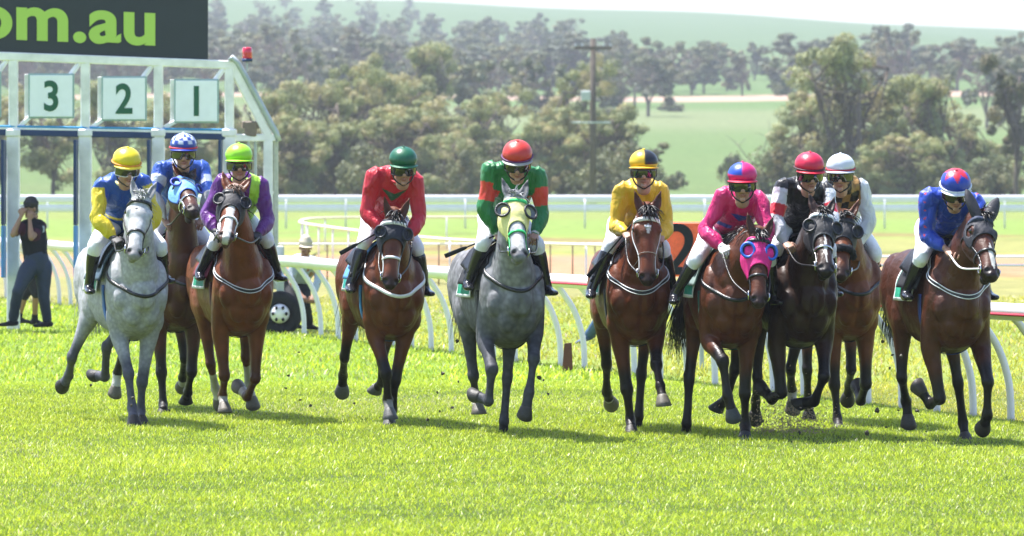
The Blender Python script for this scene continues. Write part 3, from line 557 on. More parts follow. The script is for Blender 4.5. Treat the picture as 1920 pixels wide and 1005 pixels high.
def strap(g, bvh, pts, w=.02, th=.006, off=.004, n=14, mi=0, RD_=.62, ctr=None, col=None):
    P = catmull(np.array(pts), n) if len(pts) > 2 else catmull(np.array(pts), n * 2)
    loc = []; nor = []
    for p in P:
        if ctr is not None:
            cc = A(*ctr(p)) if callable(ctr) else A(*ctr); d = nrm(p - cc); q, nn, _, _ = bvh.ray_cast(Vector(cc + d * RD_), Vector(-d))
            if q is None: q, nn, _, _ = bvh.find_nearest(Vector(p))
        else: q, nn, _, _ = bvh.find_nearest(Vector(p))
        loc.append(A(*q)); nor.append(A(*nn))
    loc = np.array(loc); nor = np.array(nor)
    for _ in range(2):
        nor[1:-1] = (nor[:-2] + nor[1:-1] + nor[2:]) / 3; loc[1:-1] = (loc[:-2] + 2 * loc[1:-1] + loc[2:]) / 4
    T = np.gradient(loc, axis=0); V = []; Fc = []
    for i in range(len(loc)):
        t = nrm(T[i]); nn = nrm(nor[i] - t * (nor[i] @ t)); b = np.cross(t, nn)
        c0 = loc[i] + nn * off
        V += [c0 - b * w / 2, c0 + b * w / 2, c0 + b * w / 2 + nn * th, c0 - b * w / 2 + nn * th]
    for i in range(len(loc) - 1):
        for j in range(4):
            k = (j + 1) % 4; Fc.append((4 * i + j, 4 * i + 4 + j, 4 * i + 4 + k, 4 * i + k))
    Fc += [(0, 1, 2, 3), (4 * len(loc) - 1, 4 * len(loc) - 2, 4 * len(loc) - 3, 4 * len(loc) - 4)]
    g.add(V, Fc, mi, col); return loc, nor

def strands(g, roots, dirs, L, r, droop, rng, col, spread=.15, seg=5):
    for p, d in zip(roots, dirs):
        d = nrm(d + rng.normal(size=3) * spread); l = L * rng.uniform(.6, 1.15); pts = [np.array(p)]; v = d.copy()
        for k in range(seg):
            v = nrm(v + A(0, 0, -droop) + rng.normal(size=3) * .10); pts.append(pts[-1] + v * l / seg)
        rr = r * rng.uniform(.6, 1.3); st = [(*q, rr * (1 - .85 * k / seg), rr * .6 * (1 - .85 * k / seg)) for k, q in enumerate(pts)]
        V, Fc = loft(st, A(0, 1, 0.1), 4, 1, 2.0, True, flat=True); c = A(*col) * rng.uniform(.6, 1.5); g.add(V, Fc, 0, tuple(c))

def hoofmesh(g, F_, Hc, lat, grounded, col):
    p = nrm(Hc - F_); lat = nrm(lat - p * (lat @ p)); fw = np.cross(lat, p)      # fw: forward-ish
    if fw[0] < 0 and abs(p[2]) > .5: fw = -fw; 
    if grounded: n = A(0, 0, -1); f2 = nrm(A(fw[0], fw[1], 0)) if abs(fw[0]) + abs(fw[1]) > .1 else A(1, 0, 0)
    else:
        a = math.radians(35); n = nrm(p * math.cos(a) - fw * math.sin(a)); f2 = nrm(fw * math.cos(a) + p * math.sin(a))
    l2 = np.cross(n, f2); top = Hc - p * .045; bot = Hc + n * .045 + f2 * .018
    rings = []; seg = 18
    for k, (cc, rl, rf, t) in enumerate([(top, .040, .043, 0), (top * .8 + bot * .2, .049, .052, 1), (top * .4 + bot * .6, .059, .063, 1), (bot, .068, .075, 1), (bot + n * .004, .064, .070, 1), (bot - n * .002, .050, .054, 1)]):
        w = min(1, k / 2.5); nn = nrm(p * (1 - w) + n * w); ff = nrm(fw * (1 - w) + f2 * w); ff = nrm(ff - nn * (ff @ nn)); ll = np.cross(nn, ff)
        ring = []
        for j in range(seg):
            th = 2 * math.pi * j / seg; back = .82 if math.cos(th) < 0 else 1.0
            ring.append(cc + ff * math.cos(th) * rf * back + ll * math.sin(th) * rl)
        rings.append(ring)
    V = np.array(rings).reshape(-1, 3); Fc = []
    for i in range(5):
        for j in range(seg):
            k = (j + 1) % seg; Fc.append((i * seg + j, i * seg + k, (i + 1) * seg + k, (i + 1) * seg + j))
    Fc.append(tuple(range(5 * seg, 6 * seg))); Fc.append(tuple(range(seg))[::-1])
    g.add(V, Fc, 0, col)

BAY = (.125, .032, .007); DBAY = (.038, .016, .010); CHES = (.155, .040, .009); BLK = (.008, .006, .006)
def build_horse(i, H):
    rng = np.random.RandomState(100 + i); O, R, rz = frame_of(H); pl, chain, camc, ray = mkproj(O, R)
    y_ = A(0, 1, 0); g = G(); info = []
    # trunk
    st = [(-1.47, 1.31, 1.13, .09), (-1.40, 1.40, 1.06, .17), (-1.25, 1.50, 1.00, .245), (-1.05, 1.555, .97, .275), (-.85, 1.535, .92, .275), (-.6, 1.50, .83, .285),
          (-.35, 1.53, .76, .275), (-.15, 1.57, .725, .255), (0., 1.55, .72, .245), (.13, 1.48, .76, .235), (.25, 1.40, .86, .195), (.34, 1.30, .98, .12)]
    g.loft([(x, 0, (a + b) / 2, w, (a - b) / 2) for x, a, b, w in st], y_, 24, 4, 2.25)
    for s in (-1, 1):
        g.ell((.10, s * .185, 1.17), (.16, .085, .25), seg=16); g.ell((.235, s * .155, 1.10), (.085, .085, .125), seg=14)
        g.ell((.262, s * .075, .985), (.078, .088, .135), seg=14); g.ell((.02, s * .17, .93), (.12, .085, .15))
        g.ell((-1.12, s * .155, 1.22), (.26, .135, .30), seg=16); g.ell((-1.30, s * .12, 1.15), (.14, .10, .26))
        g.ell((-.80, s * .20, 1.02), (.17, .09, .19))
    g.ell((-.18, 0, 1.55), (.22, .06, .06)); g.ell((-.45, 0, 1.0), (.5, .26, .235), seg=18)
    # head and neck
    P0 = pl(H['poll'], H.get('ap', .66)); Mz = chain(P0, H['muz'], LH, H.get('hs', 'f')); d = nrm(Mz - P0)
    hy = math.radians(H.get('hyaw', 0)); n0 = A(math.cos(hy), math.sin(hy), .55); hn = nrm(n0 - d * (n0 @ d)); hs = np.cross(d, hn)
    if hs[1] < 0: hs = -hs
    rl = math.radians(H.get('roll', 0)); 
    def hp(t, s, k): return P0 + d * t * LH + hs * s + hn * k
    hst = [(*(hp(t, 0, .03 - b)), a, b) for t, a, b in HT]; g.loft(hst, hs, 20, 4, 2.3)
    for s in (-1, 1):
        g.ell(hp(.30, s * .062, -.145), (.115, .052, .095), ax=[d, hs, hn]); g.ell(hp(.27, s * .092, -.030), (.050, .030, .036), ax=[d, hs, hn])
        g.ell(hp(.94, s * .045, -.012), (.042, .031, .036), ax=[d, hs, hn]); g.ell(hp(.62, s * .040, -.03), (.11, .018, .035), ax=[d, hs, hn])
        g.ell(hp(.10, s * .05, -.03), (.05, .04, .05), ax=[d, hs, hn])
    g.ell(hp(.92, 0, -.125), (.052, .042, .032), ax=[d, hs, hn]); g.ell(hp(1.0, 0, -.055), (.030, .042, .030), ax=[d, hs, hn])
    q = hp(.12, 0, -.11); b0 = A(-.08, 0, 1.22); b1 = A(.16, q[1] * .10, 1.34); q2 = hp(-.02, 0, -.10)
    mid = b1 * .45 + q2 * .55 + A(.03, 0, .035); nk = [(*b0, .23, .31), (*b1, .190, .27), (*(b1 * .6 + mid * .4), .148, .22), (*mid, .112, .175), (*(mid * .4 + q2 * .6), .082, .135), (*q2, .075, .115)]
    g.loft(nk, y_, 20, 5, 2.15); g.loft([(.02, 0, 1.5, .07, .08), (*(b1 + A(-.06, 0, .2)), .055, .08), (*(mid + A(-.06, 0, .12)), .04, .06), (*(q2 * .8 + P0 * .2), .04, .05)], y_, 10, 4)
    et = []
    for s in (-1, 1):
        base = hp(.035, s * .055, -.005); tip_d = nrm(-d * .93 + hn * H.get('earf', .22) + hs * s * H.get('ears', .30)); es = nrm(np.cross(tip_d, hn))
        st_e = [(*(base - tip_d * .02), .03, .028), (*(base + tip_d * .05), .040, .022), (*(base + tip_d * .10), .034, .016), (*(base + tip_d * .15), .018, .012), (*(base + tip_d * .185), .007, .007)]
        g.loft(st_e, es, 12, 4); et.append((base, tip_d, es))
    # legs
    legs = {}; hoofs = []
    for nm in ('FR', 'FL', 'HR', 'HL'):
        pts, sg, grd, sock = H['legs'][nm]; s = -1 if nm[1] == 'R' else 1
        if nm[0] == 'F':
            E = pl(pts[0], .0); E[1] = s * np.clip(s * E[1], .13, .22); E[2] = np.clip(E[2], .82, .97); E[0] = 0
            K = chain(E, pts[1], .41, sg[0]); Ft = chain(K, pts[2], .27, sg[1]); Hc = chain(Ft, pts[3], .135, sg[2])
            kd = nrm(Ft - E); lat = y_
            g.loft([(.10, s * .17, 1.18, .10, .17), (*(E * .6 + A(.06, s * .17, 1.1) * .4), .088, .125), (*(E * .85 + K * .15), .078, .092), (*(E * .55 + K * .45), .060, .072), (*(E * .25 + K * .75), .050, .060), (*(E * .08 + K * .92), .051, .056), (*K, .056, .060)], lat, 16, 4, 2.15)
            g.loft([(*(K * 1.06 - Ft * .06), .052, .056), (*(K * .93 + Ft * .07), .053, .057), (*(K * .78 + Ft * .22), .038, .045), (*(K * .5 + Ft * .5), .032, .042), (*(K * .2 + Ft * .8), .036, .045), (*Ft, .047, .053)], lat, 14, 4, 2.2)
        else:
            E = A(-.84, s * .19, .97); K = chain(E, pts[0], .45, sg[0]); Ft = chain(K, pts[1], .36, sg[1]); Hc = chain(Ft, pts[2], .135, sg[2]); lat = y_
            g.loft([(-1.12, s * .14, 1.25, .12, .22), (*(E * .55 + A(-1.05, s * .15, 1.12) * .45), .115, .18), (*(E * .9 + K * .1), .088, .125), (*(E * .62 + K * .38), .066, .085), (*(E * .3 + K * .7), .048, .060), (*(E * .1 + K * .9), .043, .054), (*K, .046, .058)], lat, 16, 4, 2.15)
            up = nrm(K - Ft); bk = nrm(nrm(K - E) - nrm(Ft - K)) 
            g.ell(K + bk * .025 + nrm(E - K) * .01, (.03, .03, .045))
            g.loft([(*(K * 1.05 - Ft * .05), .047, .057), (*(K * .93 + Ft * .07), .048, .059), (*(K * .78 + Ft * .22), .038, .049), (*(K * .5 + Ft * .5), .033, .043), (*(K * .15 + Ft * .85), .038, .047), (*Ft, .048, .054)], lat, 14, 4, 2.2)
        g.loft([(*Ft, .048, .054), (*(Ft * .6 + Hc * .4), .040, .045), (*(Ft * .25 + Hc * .75), .045, .049)], lat, 14, 3)
        legs[nm] = (E, K, Ft, Hc, sock); hoofs.append((Ft, Hc, grd, sock, nm)); info.append('%s z%.2f K%.2f a%.2f' % (nm, Hc[2] - .045, K[2], Hc[0]))
    print('horse', i, 'headlen %.2f' % np.linalg.norm(Mz - P0), 'poll', P0.round(2), 'neck %.2f' % np.linalg.norm(q2 - b1), ' | '.join(info))
    me, V, N = remesh(g, .0105, 7)
    for s in (-1, 1):   # nostrils, ear hollows
        c = hp(.955, s * .050, .006); w = np.exp(-np.sum((V - c) ** 2, 1) / .020 ** 2); V = V - (nrm(hn * .8 + d * .4 + hs * s * .4))[None] * (w * .034)[:, None]
        c = hp(.27, s * .110, -.045); w = np.exp(-np.sum((V - c) ** 2, 1) / .030 ** 2); V = V - (hs * s)[None] * (w * .010)[:, None]
        base, td, es = et[0 if s < 0 else 1]; en = nrm(np.cross(es, td)); en = en if en @ hn > 0 else -en
        t = (V - base) @ td; u = (V - base) @ es; w = np.exp(-(u / .018) ** 2) * sst(t, -.01, .03) * (1 - sst(t, .11, .16)) * ((N @ en) > .2); V = V - en[None] * (w * .016)[:, None]
    # breast groove, shoulder definition, veins
    V = V + N * (wob(V, 13, i)[:, None] * .0034 + (wob(V, 34, i + 50)[:, None] * .0012))
    w = np.exp(-(V[:, 1] / .022) ** 2) * sst(V[:, 0], .18, .28) * (1 - sst(V[:, 2], 1.08, 1.2)) * sst(V[:, 2], .8, .9); V[:, 0] -= w * .024
    setco(me, V)
    # coat pattern
    base = A(*H['coat']) * (1.25 if H.get('mat', 'coat') == 'coat' else 1.0); pt = A(*H.get('points', base)); c = np.tile(base, (len(V), 1)); tt = (V - P0) @ d / LH; ss = (V - P0) @ hs; kk = (V - P0) @ hn
    onhead = sst(tt, -.15, .1) * (np.abs(ss) < .16) * (kk > -.26) * (kk < .1) * (tt < 1.15)
    def mixc(c, col, w): w = np.clip(w, 0, 1)[:, None]; return c * (1 - w) + A(*col) * w
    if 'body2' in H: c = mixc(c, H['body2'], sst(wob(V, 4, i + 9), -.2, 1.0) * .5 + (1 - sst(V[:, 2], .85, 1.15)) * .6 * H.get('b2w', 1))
    if 'headc' in H: c = mixc(c, H['headc'], onhead)
    for nm, (E, K, Ft, Hc, sock) in legs.items():
        dd, pr = polydist(V, [E, K, Ft, Hc]); near = 1 - sst(dd, .085, .13); near *= (V[:, 2] < 1.0)
        c = mixc(c, tuple(pt), near * sst(pr + wob(V, 20, 3) * .04, H.get('pstart', .45), H.get('pstart', .45) + .35) * H.get('pw', .98))
        if sock: 
            sc = (.62, .60, .56); c = mixc(c, sc, near * sst(pr + wob(V, 30, 5) * .03, sock[0], sock[0] + .06) * sock[1])
    mz = H.get('muzc', tuple(pt)); c = mixc(c, mz, onhead * sst(tt + wob(V, 25, 2) * .03, .80, .95) * .85 * (kk < .08))
    for f in H.get('marks', []):
        if f[0] == 'blaze': w = (np.abs(ss + .004 * wob(V, 40, i)) < np.interp(tt, f[1], f[2])) * (kk > -.05); c = mixc(c, (.68, .66, .62), w * onhead)
        if f[0] == 'star': w = (((tt - f[1]) / f[2]) ** 2 + (ss / f[3] + .3 * wob(V, 30, i)) ** 2 < 1) * (kk > -.06); c = mixc(c, (.7, .68, .65), w * onhead)
    for s in (-1, 1):
        cc = hp(.955, s * .050, -.003); w = np.exp(-(np.sum((V - cc) ** 2, 1) / .025 ** 2) ** 2); c = mixc(c, (.012, .008, .008), w)
        base_, td, es = et[0 if s < 0 else 1]; t = (V - base_) @ td; u = np.abs((V - base_) @ es); en = nrm(np.cross(es, td)); en = en if en @ hn > 0 else -en
        w = (u < .024) * (t > 0) * (t < .16) * ((N @ en) > .1) * (np.abs((V - base_) @ en) < .05); c = mixc(c, tuple(base * .45), w * .8)
    c = np.clip(c, 0, 1); setcol(me, c)
    me.materials.append(M[H.get('mat', 'coat')]); 
    root = lobj('horse', me, None, O, rz); tag(root, H['label'], 'horse', 'racehorses galloping out of the gate')
    bvh = BVHTree.FromPolygons([Vector(v) for v in V.tolist()], [tuple(p.vertices) for p in me.polygons])
    # hooves, eyes
    for Ft, Hc, grd, sock, nm in hoofs:
        gg = G(); hc = (.17, .15, .12) if (sock and sock[1] > .6) else H.get('hoofc', (.035, .030, .028)); hoofmesh(gg, Ft, Hc, y_, grd, hc); gg.build('hoof', M['hoof'], root, usecol=True)
    for s in (-1, 1):
        G().ell(hp(.27, s * .103, -.044), .023, seg=12).build('eye', M['eye'], root)
    # mane, forelock, tail
    mc = H.get('mane', (.010, .008, .008)); gm = G(); cr = [A(-.02, 0, 1.60), b1 + A(-.06, 0, .26), mid + A(-.075, 0, .14), q2 * .5 + P0 * .5 + A(-.03, 0, .02)]
    cp = catmull(np.array(cr), 40); side = H.get('mside', 1); cp = cp + rng.normal(size=cp.shape) * .008
    strands(gm, cp, [A(-.15, side * .55, .25)] * len(cp), .17, .0075, .38, rng, mc, .25); strands(gm, cp + A(.0, .0, -.02), [A(-.1, side * .7, .1)] * len(cp), .15, .0075, .38, rng, mc, .3)
    gm.build('mane', M['hair'], root, usecol=True)
    fl = H.get('forelock', (22, .13, .3)); gf = G(); rt = [hp(rng.uniform(-.05, .05), rng.uniform(-.035, .035), .02) for _ in range(fl[0])]
    strands(gf, rt, [hn * .8 + d * fl[2] + hs * rng.normal() * .5 for _ in rt], fl[1], .009, .25, rng, mc, .35); gf.build('forelock', M['hair'], root, usecol=True)
    gt = G(); td = A(*H.get('taild', (-.7, -.05, .0))); rt = [A(-1.43, 0, 1.34) + rng.normal(size=3) * .025 for _ in range(300)]
    strands(gt, rt, [td] * 300, H.get('taill', .66), .0065, .42, rng, H.get('tailc', mc), .07, seg=8); gt.build('tail', M['hair'], root, usecol=True)
    # saddle cloth, saddle, girth
    def patch(a0, a1, phm, off, na, nb, zc=1.15, flare=0.0):
        V2 = []; nrmv = []
        for a in np.linspace(a0, a1, na):
            for ph in np.linspace(-phm, phm, nb):
                dr = A(0, math.sin(math.radians(ph)), math.cos(math.radians(ph))); cc = A(a, 0, zc); qn, nn, _, _ = bvh.ray_cast(Vector(cc + dr * .9), Vector(-dr))
                pt_ = A(*qn) if qn is not None else cc + dr * .3
                V2.append(pt_ + dr * (off + flare * (abs(ph) / phm) ** 3 + .004 * math.sin(a * 37 + ph * .2)))
        V2 = np.array(V2).reshape(na, nb, 3)
        V2[1:-1] = (V2[:-2] + 2 * V2[1:-1] + V2[2:]) / 4; V2[:, 1:-1] = (V2[:, :-2] + 2 * V2[:, 1:-1] + V2[:, 2:]) / 4; return V2
    def shell(g2, V2, th, mi=0, edge=None):
        na, nb = V2.shape[:2]; top = V2.reshape(-1, 3); cen = A(0, 0, 1.15); nv = top - np.c_[top[:, 0], np.zeros(len(top)), np.full(len(top), 1.15)]; nv /= np.linalg.norm(nv, axis=1)[:, None]
        bot = top - nv * th; Fc = []; mi_ = []
        for a in range(na - 1):
            for b in range(nb - 1):
                q0 = (a * nb + b, a * nb + b + 1, (a + 1) * nb + b + 1, (a + 1) * nb + b); Fc.append(q0); Fc.append(tuple(x + na * nb for x in q0[::-1]))
                m_ = edge if (edge is not None and (a in (0, na - 2) or b in (0, nb - 2))) else mi; mi_ += [m_, m_]
        bd = [(0, b, 0, b + 1) for b in range(nb - 1)] + [(a, nb - 1, a + 1, nb - 1) for a in range(na - 1)] + [(na - 1, b + 1, na - 1, b) for b in range(nb - 1)[::-1]] + [(a + 1, 0, a, 0) for a in range(na - 1)[::-1]]
        for a, b, a2, b2 in bd: i0, i1 = a * nb + b, a2 * nb + b2; Fc.append((i0, i0 + na * nb, i1 + na * nb, i1)); mi_.append(edge if edge is not None else mi)
        n0_ = g2.n; g2.add(np.vstack([top, bot]), Fc); g2.M[-len(Fc):] = mi_
    clc = H.get('cloth', (.008, .20, .11)); mcl = cm('cloth_%d' % (hash(clc) % 9999), clc)
    gs = G(); shell(gs, patch(-.64, -.20, 92, .020, 22, 40, flare=.02), .008, 0, 1); gs.build('saddle_cloth', [mcl, M['white']], root)
    pc = H.get('pad', (.012, .012, .016)); gs = G(); shell(gs, patch(-.50, -.04, 74, .036, 16, 30, flare=.035), .012); gs.build('saddle_pad', cm('pad_%d' % (hash(pc) % 9999), pc), root)
    gs = G(); V2 = patch(-.46, -.10, 58, .056, 16, 28, flare=.02); V2[:, :, 2] += np.linspace(.035, .0, 16)[:, None] * 1.0 + .02 * np.linspace(-1, 1, 16)[:, None] ** 2; shell(gs, V2, .018); gs.build('saddle', M['black'], root)
    gg = G(); ph = [math.radians(a) for a in range(70, 291, 20)]; strap(gg, bvh, [(-.10, math.sin(a) * .45, 1.1 + math.cos(a) * .5) for a in ph], .075, .006, .004, 6, ctr=lambda p: (p[0], 0, 1.1), RD_=.46); gg.build('girth', cm('girth_%d' % (hash(H.get('girth', (.03, .03, .04))) % 9999), H.get('girth', (.03, .03, .04))), root)
    # breastplate
    bz = H.get('bz', 1.17); gb = G(); bz += .03; bp = [(-.22, -.40, bz + .30), (-.05, -.40, bz + .24), (.14, -.36, bz + .155), (.30, -.18, bz + .05), (.40, 0, bz - .02), (.30, .18, bz + .05), (.14, .36, bz + .155), (-.05, .40, bz + .24), (-.22, .40, bz + .30)]
    bc = H.get('bp', 'black')
    if bc:
        cfun = lambda p: (min(p[0] * .2, .08), 0, p[2])
        strap(gb, bvh, bp, .030, .007, .004, 8, ctr=cfun, mi=0)
        if H.get('bpedge'):
            for dz in (-.014, .014): strap(gb, bvh, [(a, b, z_ + dz) for a, b, z_ in bp], .006, .009, .005, 8, ctr=cfun, mi=1)
        gb.build('breastplate', [M[bc], M['white']], root)
    # bridle
    def hsurf(t, th, off=.0):
        b = np.interp(t, HT[:, 0], HT[:, 2]); c0 = hp(t, 0, .03 - b); dr = hs * math.sin(math.radians(th)) + hn * math.cos(math.radians(th))
        qn, nn, _, _ = bvh.ray_cast(Vector(c0 + dr * .35), Vector(-dr)); return (A(*qn) if qn is not None else c0 + dr * .1) + dr * off
    gb = G(); brc = H.get('bridle', 'black')
    for s in (-1, 1): strap(gb, bvh, [hsurf(t, s * a) for t, a in ((.09, 62), (.25, 92), (.45, 88), (.65, 84), (.86, 88))], H.get('brw', .020), .006, .003, 5)
    strap(gb, bvh, [hsurf(.62, a) for a in range(-165, 166, 30)], H.get('nbw', .022), .007, .004, 5, mi=0)
    strap(gb, bvh, [hsurf(.26, a) for a in (95, 130, 165, 195, 230, 265)], .016, .006, .003, 5)
    strap(gb, bvh, [hsurf(.90, a) for a in (-150, -120, -90, -80)], .014, .006, .003, 3); strap(gb, bvh, [hsurf(.90, a) for a in (150, 120, 90, 80)], .014, .006, .003, 3)
    gb.build('bridle', M[brc], root)
    gb = G(); strap(gb, bvh, [hsurf(H.get('bbt', .13), a) for a in (-85, -60, -35, -12, 12, 35, 60, 85)], H.get('bbw', .028), .009, H.get('bboff', .006), 5); gb.build('browband', H.get('bbm') or M[H.get('brow', brc)], root)
    bits = []
    for s in (-1, 1):
        c0 = hsurf(.87, s * 92, .012) - hn * .01; bits.append(c0); Vt, Ft_ = torus(c0, .036, .006, [d, nrm(hn + hs * s * .3), nrm(hs * s - hn * .3)]); G().add(Vt, Ft_).build('bit_ring', M['silver'], root)
    if H.get('shroll'):
        gb = G(); P_ = [hsurf(.60, a, .022) for a in range(-100, 101, 20)]; gb.tube(P_, .030, 10, sub=3); V_ = gb.V[0]; gb.V[0] = V_ + RS.normal(size=V_.shape) * .005; gb.build('shadow_roll', M['dark'], root)
    # hood with blinkers
    hd = H.get('hood')
    if hd:
        gh = G(); nt, na = 26, 44; V2 = []; Fc = []; mi = []; amax = hd.get('amax', 118)
        for a in np.linspace(-amax, amax, na):
            te = hd.get('te', .46) + hd.get('arch', .16) * (min(abs(a), 85) / 85) ** 1.7
            for t in np.linspace(hd.get('t0', .085), te, nt): V2.append(hsurf(t, a, .007 + .001 * math.sin(a * .3 + t * 60)))
        V2 = np.array(V2)
        for a in range(na - 1):
            for b in range(nt - 1):
                q0 = (a * nt + b, a * nt + b + 1, (a + 1) * nt + b + 1, (a + 1) * nt + b); cc = V2[list(q0)].mean(0)
                if min(np.linalg.norm(cc - hp(.27, s * .107, -.048)) for s in (-1, 1)) < hd.get('hole', .036): continue
                edge = (b >= nt - 3 or b == 0 or a in (0, na - 2)); tt_ = (cc - P0) @ d / LH; s_ = (cc - P0) @ hs; k = 0
                if edge: k = 1
                if hd.get('cross') and (abs(tt_ - .22) < .022 and abs(s_) < .052 or abs(s_) < .013 and abs(tt_ - .22) < .085 or (abs(s_) < .026 and abs(abs(tt_ - .22) - .075) < .016) or (abs(tt_ - .22) < .042 and abs(abs(s_) - .046) < .009)): k = 1
                if hd.get('stripe') and abs(s_) < .012 and (tt_ * 30) % 2 < 1: k = 1
                if hd.get('zebra') and tt_ < .24 and math.sin(tt_ * 110 + s_ * 30 + math.sin(s_ * 60)) > .1: k = 1
                if hd.get('band') and .09 < tt_ < hd['band']: k = 1
                Fc.append(q0); mi.append(k)
        gh.add(V2, Fc); gh.M = mi; mh = [cm('hood_%d' % i, hd['col'], rough=.7), cm('hoodtrim_%d' % i, hd.get('trim', hd['col']), rough=.6)]
        hob = gh.build('hood', mh, root); sd = hob.modifiers.new('t', 'SOLIDIFY'); sd.thickness = .005; sd.offset = 1
        if hd.get('cups'):
            for s in (-1, 1):
                ax = nrm(hs * s * .36 + hn * .85 + d * hd.get('cupd', .2)); e = hp(.265, s * hd.get('cl', .100), -.045); u = nrm(d - ax * (d @ ax)); v = np.cross(ax, u); gc = G(); V3 = []; Fc = []; seg = 20; rc = hd.get('rc', .056) * .92
                cc = e + hs * s * .012 + hn * .040
                for k, ph in enumerate((90, 72, 54, 36, 16)):
                    for j in range(seg):
                        th = 2 * math.pi * j / seg; rr = rc * math.sin(math.radians(ph)); V3.append(cc + ax * (-rc * .45 * math.cos(math.radians(ph)) + .012) + (u * math.cos(th) * 1.08 + v * math.sin(th)) * rr)
                Fc.append(tuple(range(4 * seg, 5 * seg)))
                for k in range(4):
                    for j in range(seg): Fc.append((k * seg + j, k * seg + (j + 1) % seg, (k + 1) * seg + (j + 1) % seg, (k + 1) * seg + j))
                gc.add(V3, Fc, 0); Vt, Ft_ = torus(cc + ax * .012, rc, hd.get('rimr', .009), [u * 1.08, v, ax], 24, 8); gc.add(Vt, Ft_, 1)
                co = gc.build('blinker_cup', [cm('cup_%d' % i, hd.get('cupin', (.01, .01, .012)), rough=.5), cm('cuprim_%d' % i, hd.get('rim', hd['col']), rough=.4)], hob); sd = co.modifiers.new('t', 'SOLIDIFY'); sd.thickness = .003  # dark dish colour paints the shade inside the cup opening; mesh cups stay grey
        if hd.get('earc'):
            for s in (-1, 1):
                base, td, es = et[0 if s < 0 else 1]; G().loft([(*(base - td * .03), .042, .042), (*(base + td * .05), .054, .036), (*(base + td * .12), .052, .030), (*(base + td * .18), .036, .024), (*(base + td * .215), .016, .014)], es, 14, 4).build('ear_cover', cm('hood_%d' % i, hd['col']), hob)
    return dict(root=root, O=O, R=R, rz=rz, pl=pl, chain=chain, bits=bits, P0=P0, bvh=bvh, legs=legs, ray=ray, c=camc)
# ------------------------------------------------------------------ people
def hand(g, wr, fw, pn, side, sc=1.0, curl=1.0, col=None):
    """palm + four fingers of different length + thumb; fw points from the wrist to the knuckles, pn out of the palm"""
    fw = nrm(fw); pn = nrm(pn - fw * (pn @ fw)); lt = np.cross(fw, pn) * side
    g.loft([(*wr, .028 * sc, .020 * sc), (*(wr + fw * .03 * sc), .036 * sc, .017 * sc), (*(wr + fw * .065 * sc), .042 * sc, .016 * sc), (*(wr + fw * .09 * sc), .040 * sc, .013 * sc)], lt, 12, 3, 2.6, col=col)
    for k, L in enumerate((.072, .080, .075, .060)):
        p = wr + fw * .088 * sc + lt * (.030 - .020 * k) * sc; a = 0; pts = [p]
        for j, f in enumerate((.42, .33, .25)):
            a += math.radians(58 if j == 0 else 62) * curl; dv = fw * math.cos(a) + pn * math.sin(a); pts.append(pts[-1] + dv * L * f * sc)
        g.tube(pts, [.0095 * sc, .009 * sc, .0085 * sc, .007 * sc], 8, col=col, sub=2)
    p = wr + fw * .035 * sc + lt * .034 * sc
    g.tube([p, p + (fw * .5 + lt * .6 + pn * .4) * .035 * sc, p + (fw * .95 + lt * .6 + pn * .9) * .045 * sc, p + (fw * 1.3 + lt * .35 + pn * 1.3) * .05 * sc], [.013 * sc, .011 * sc, .010 * sc, .008 * sc], 8, col=col, sub=2)

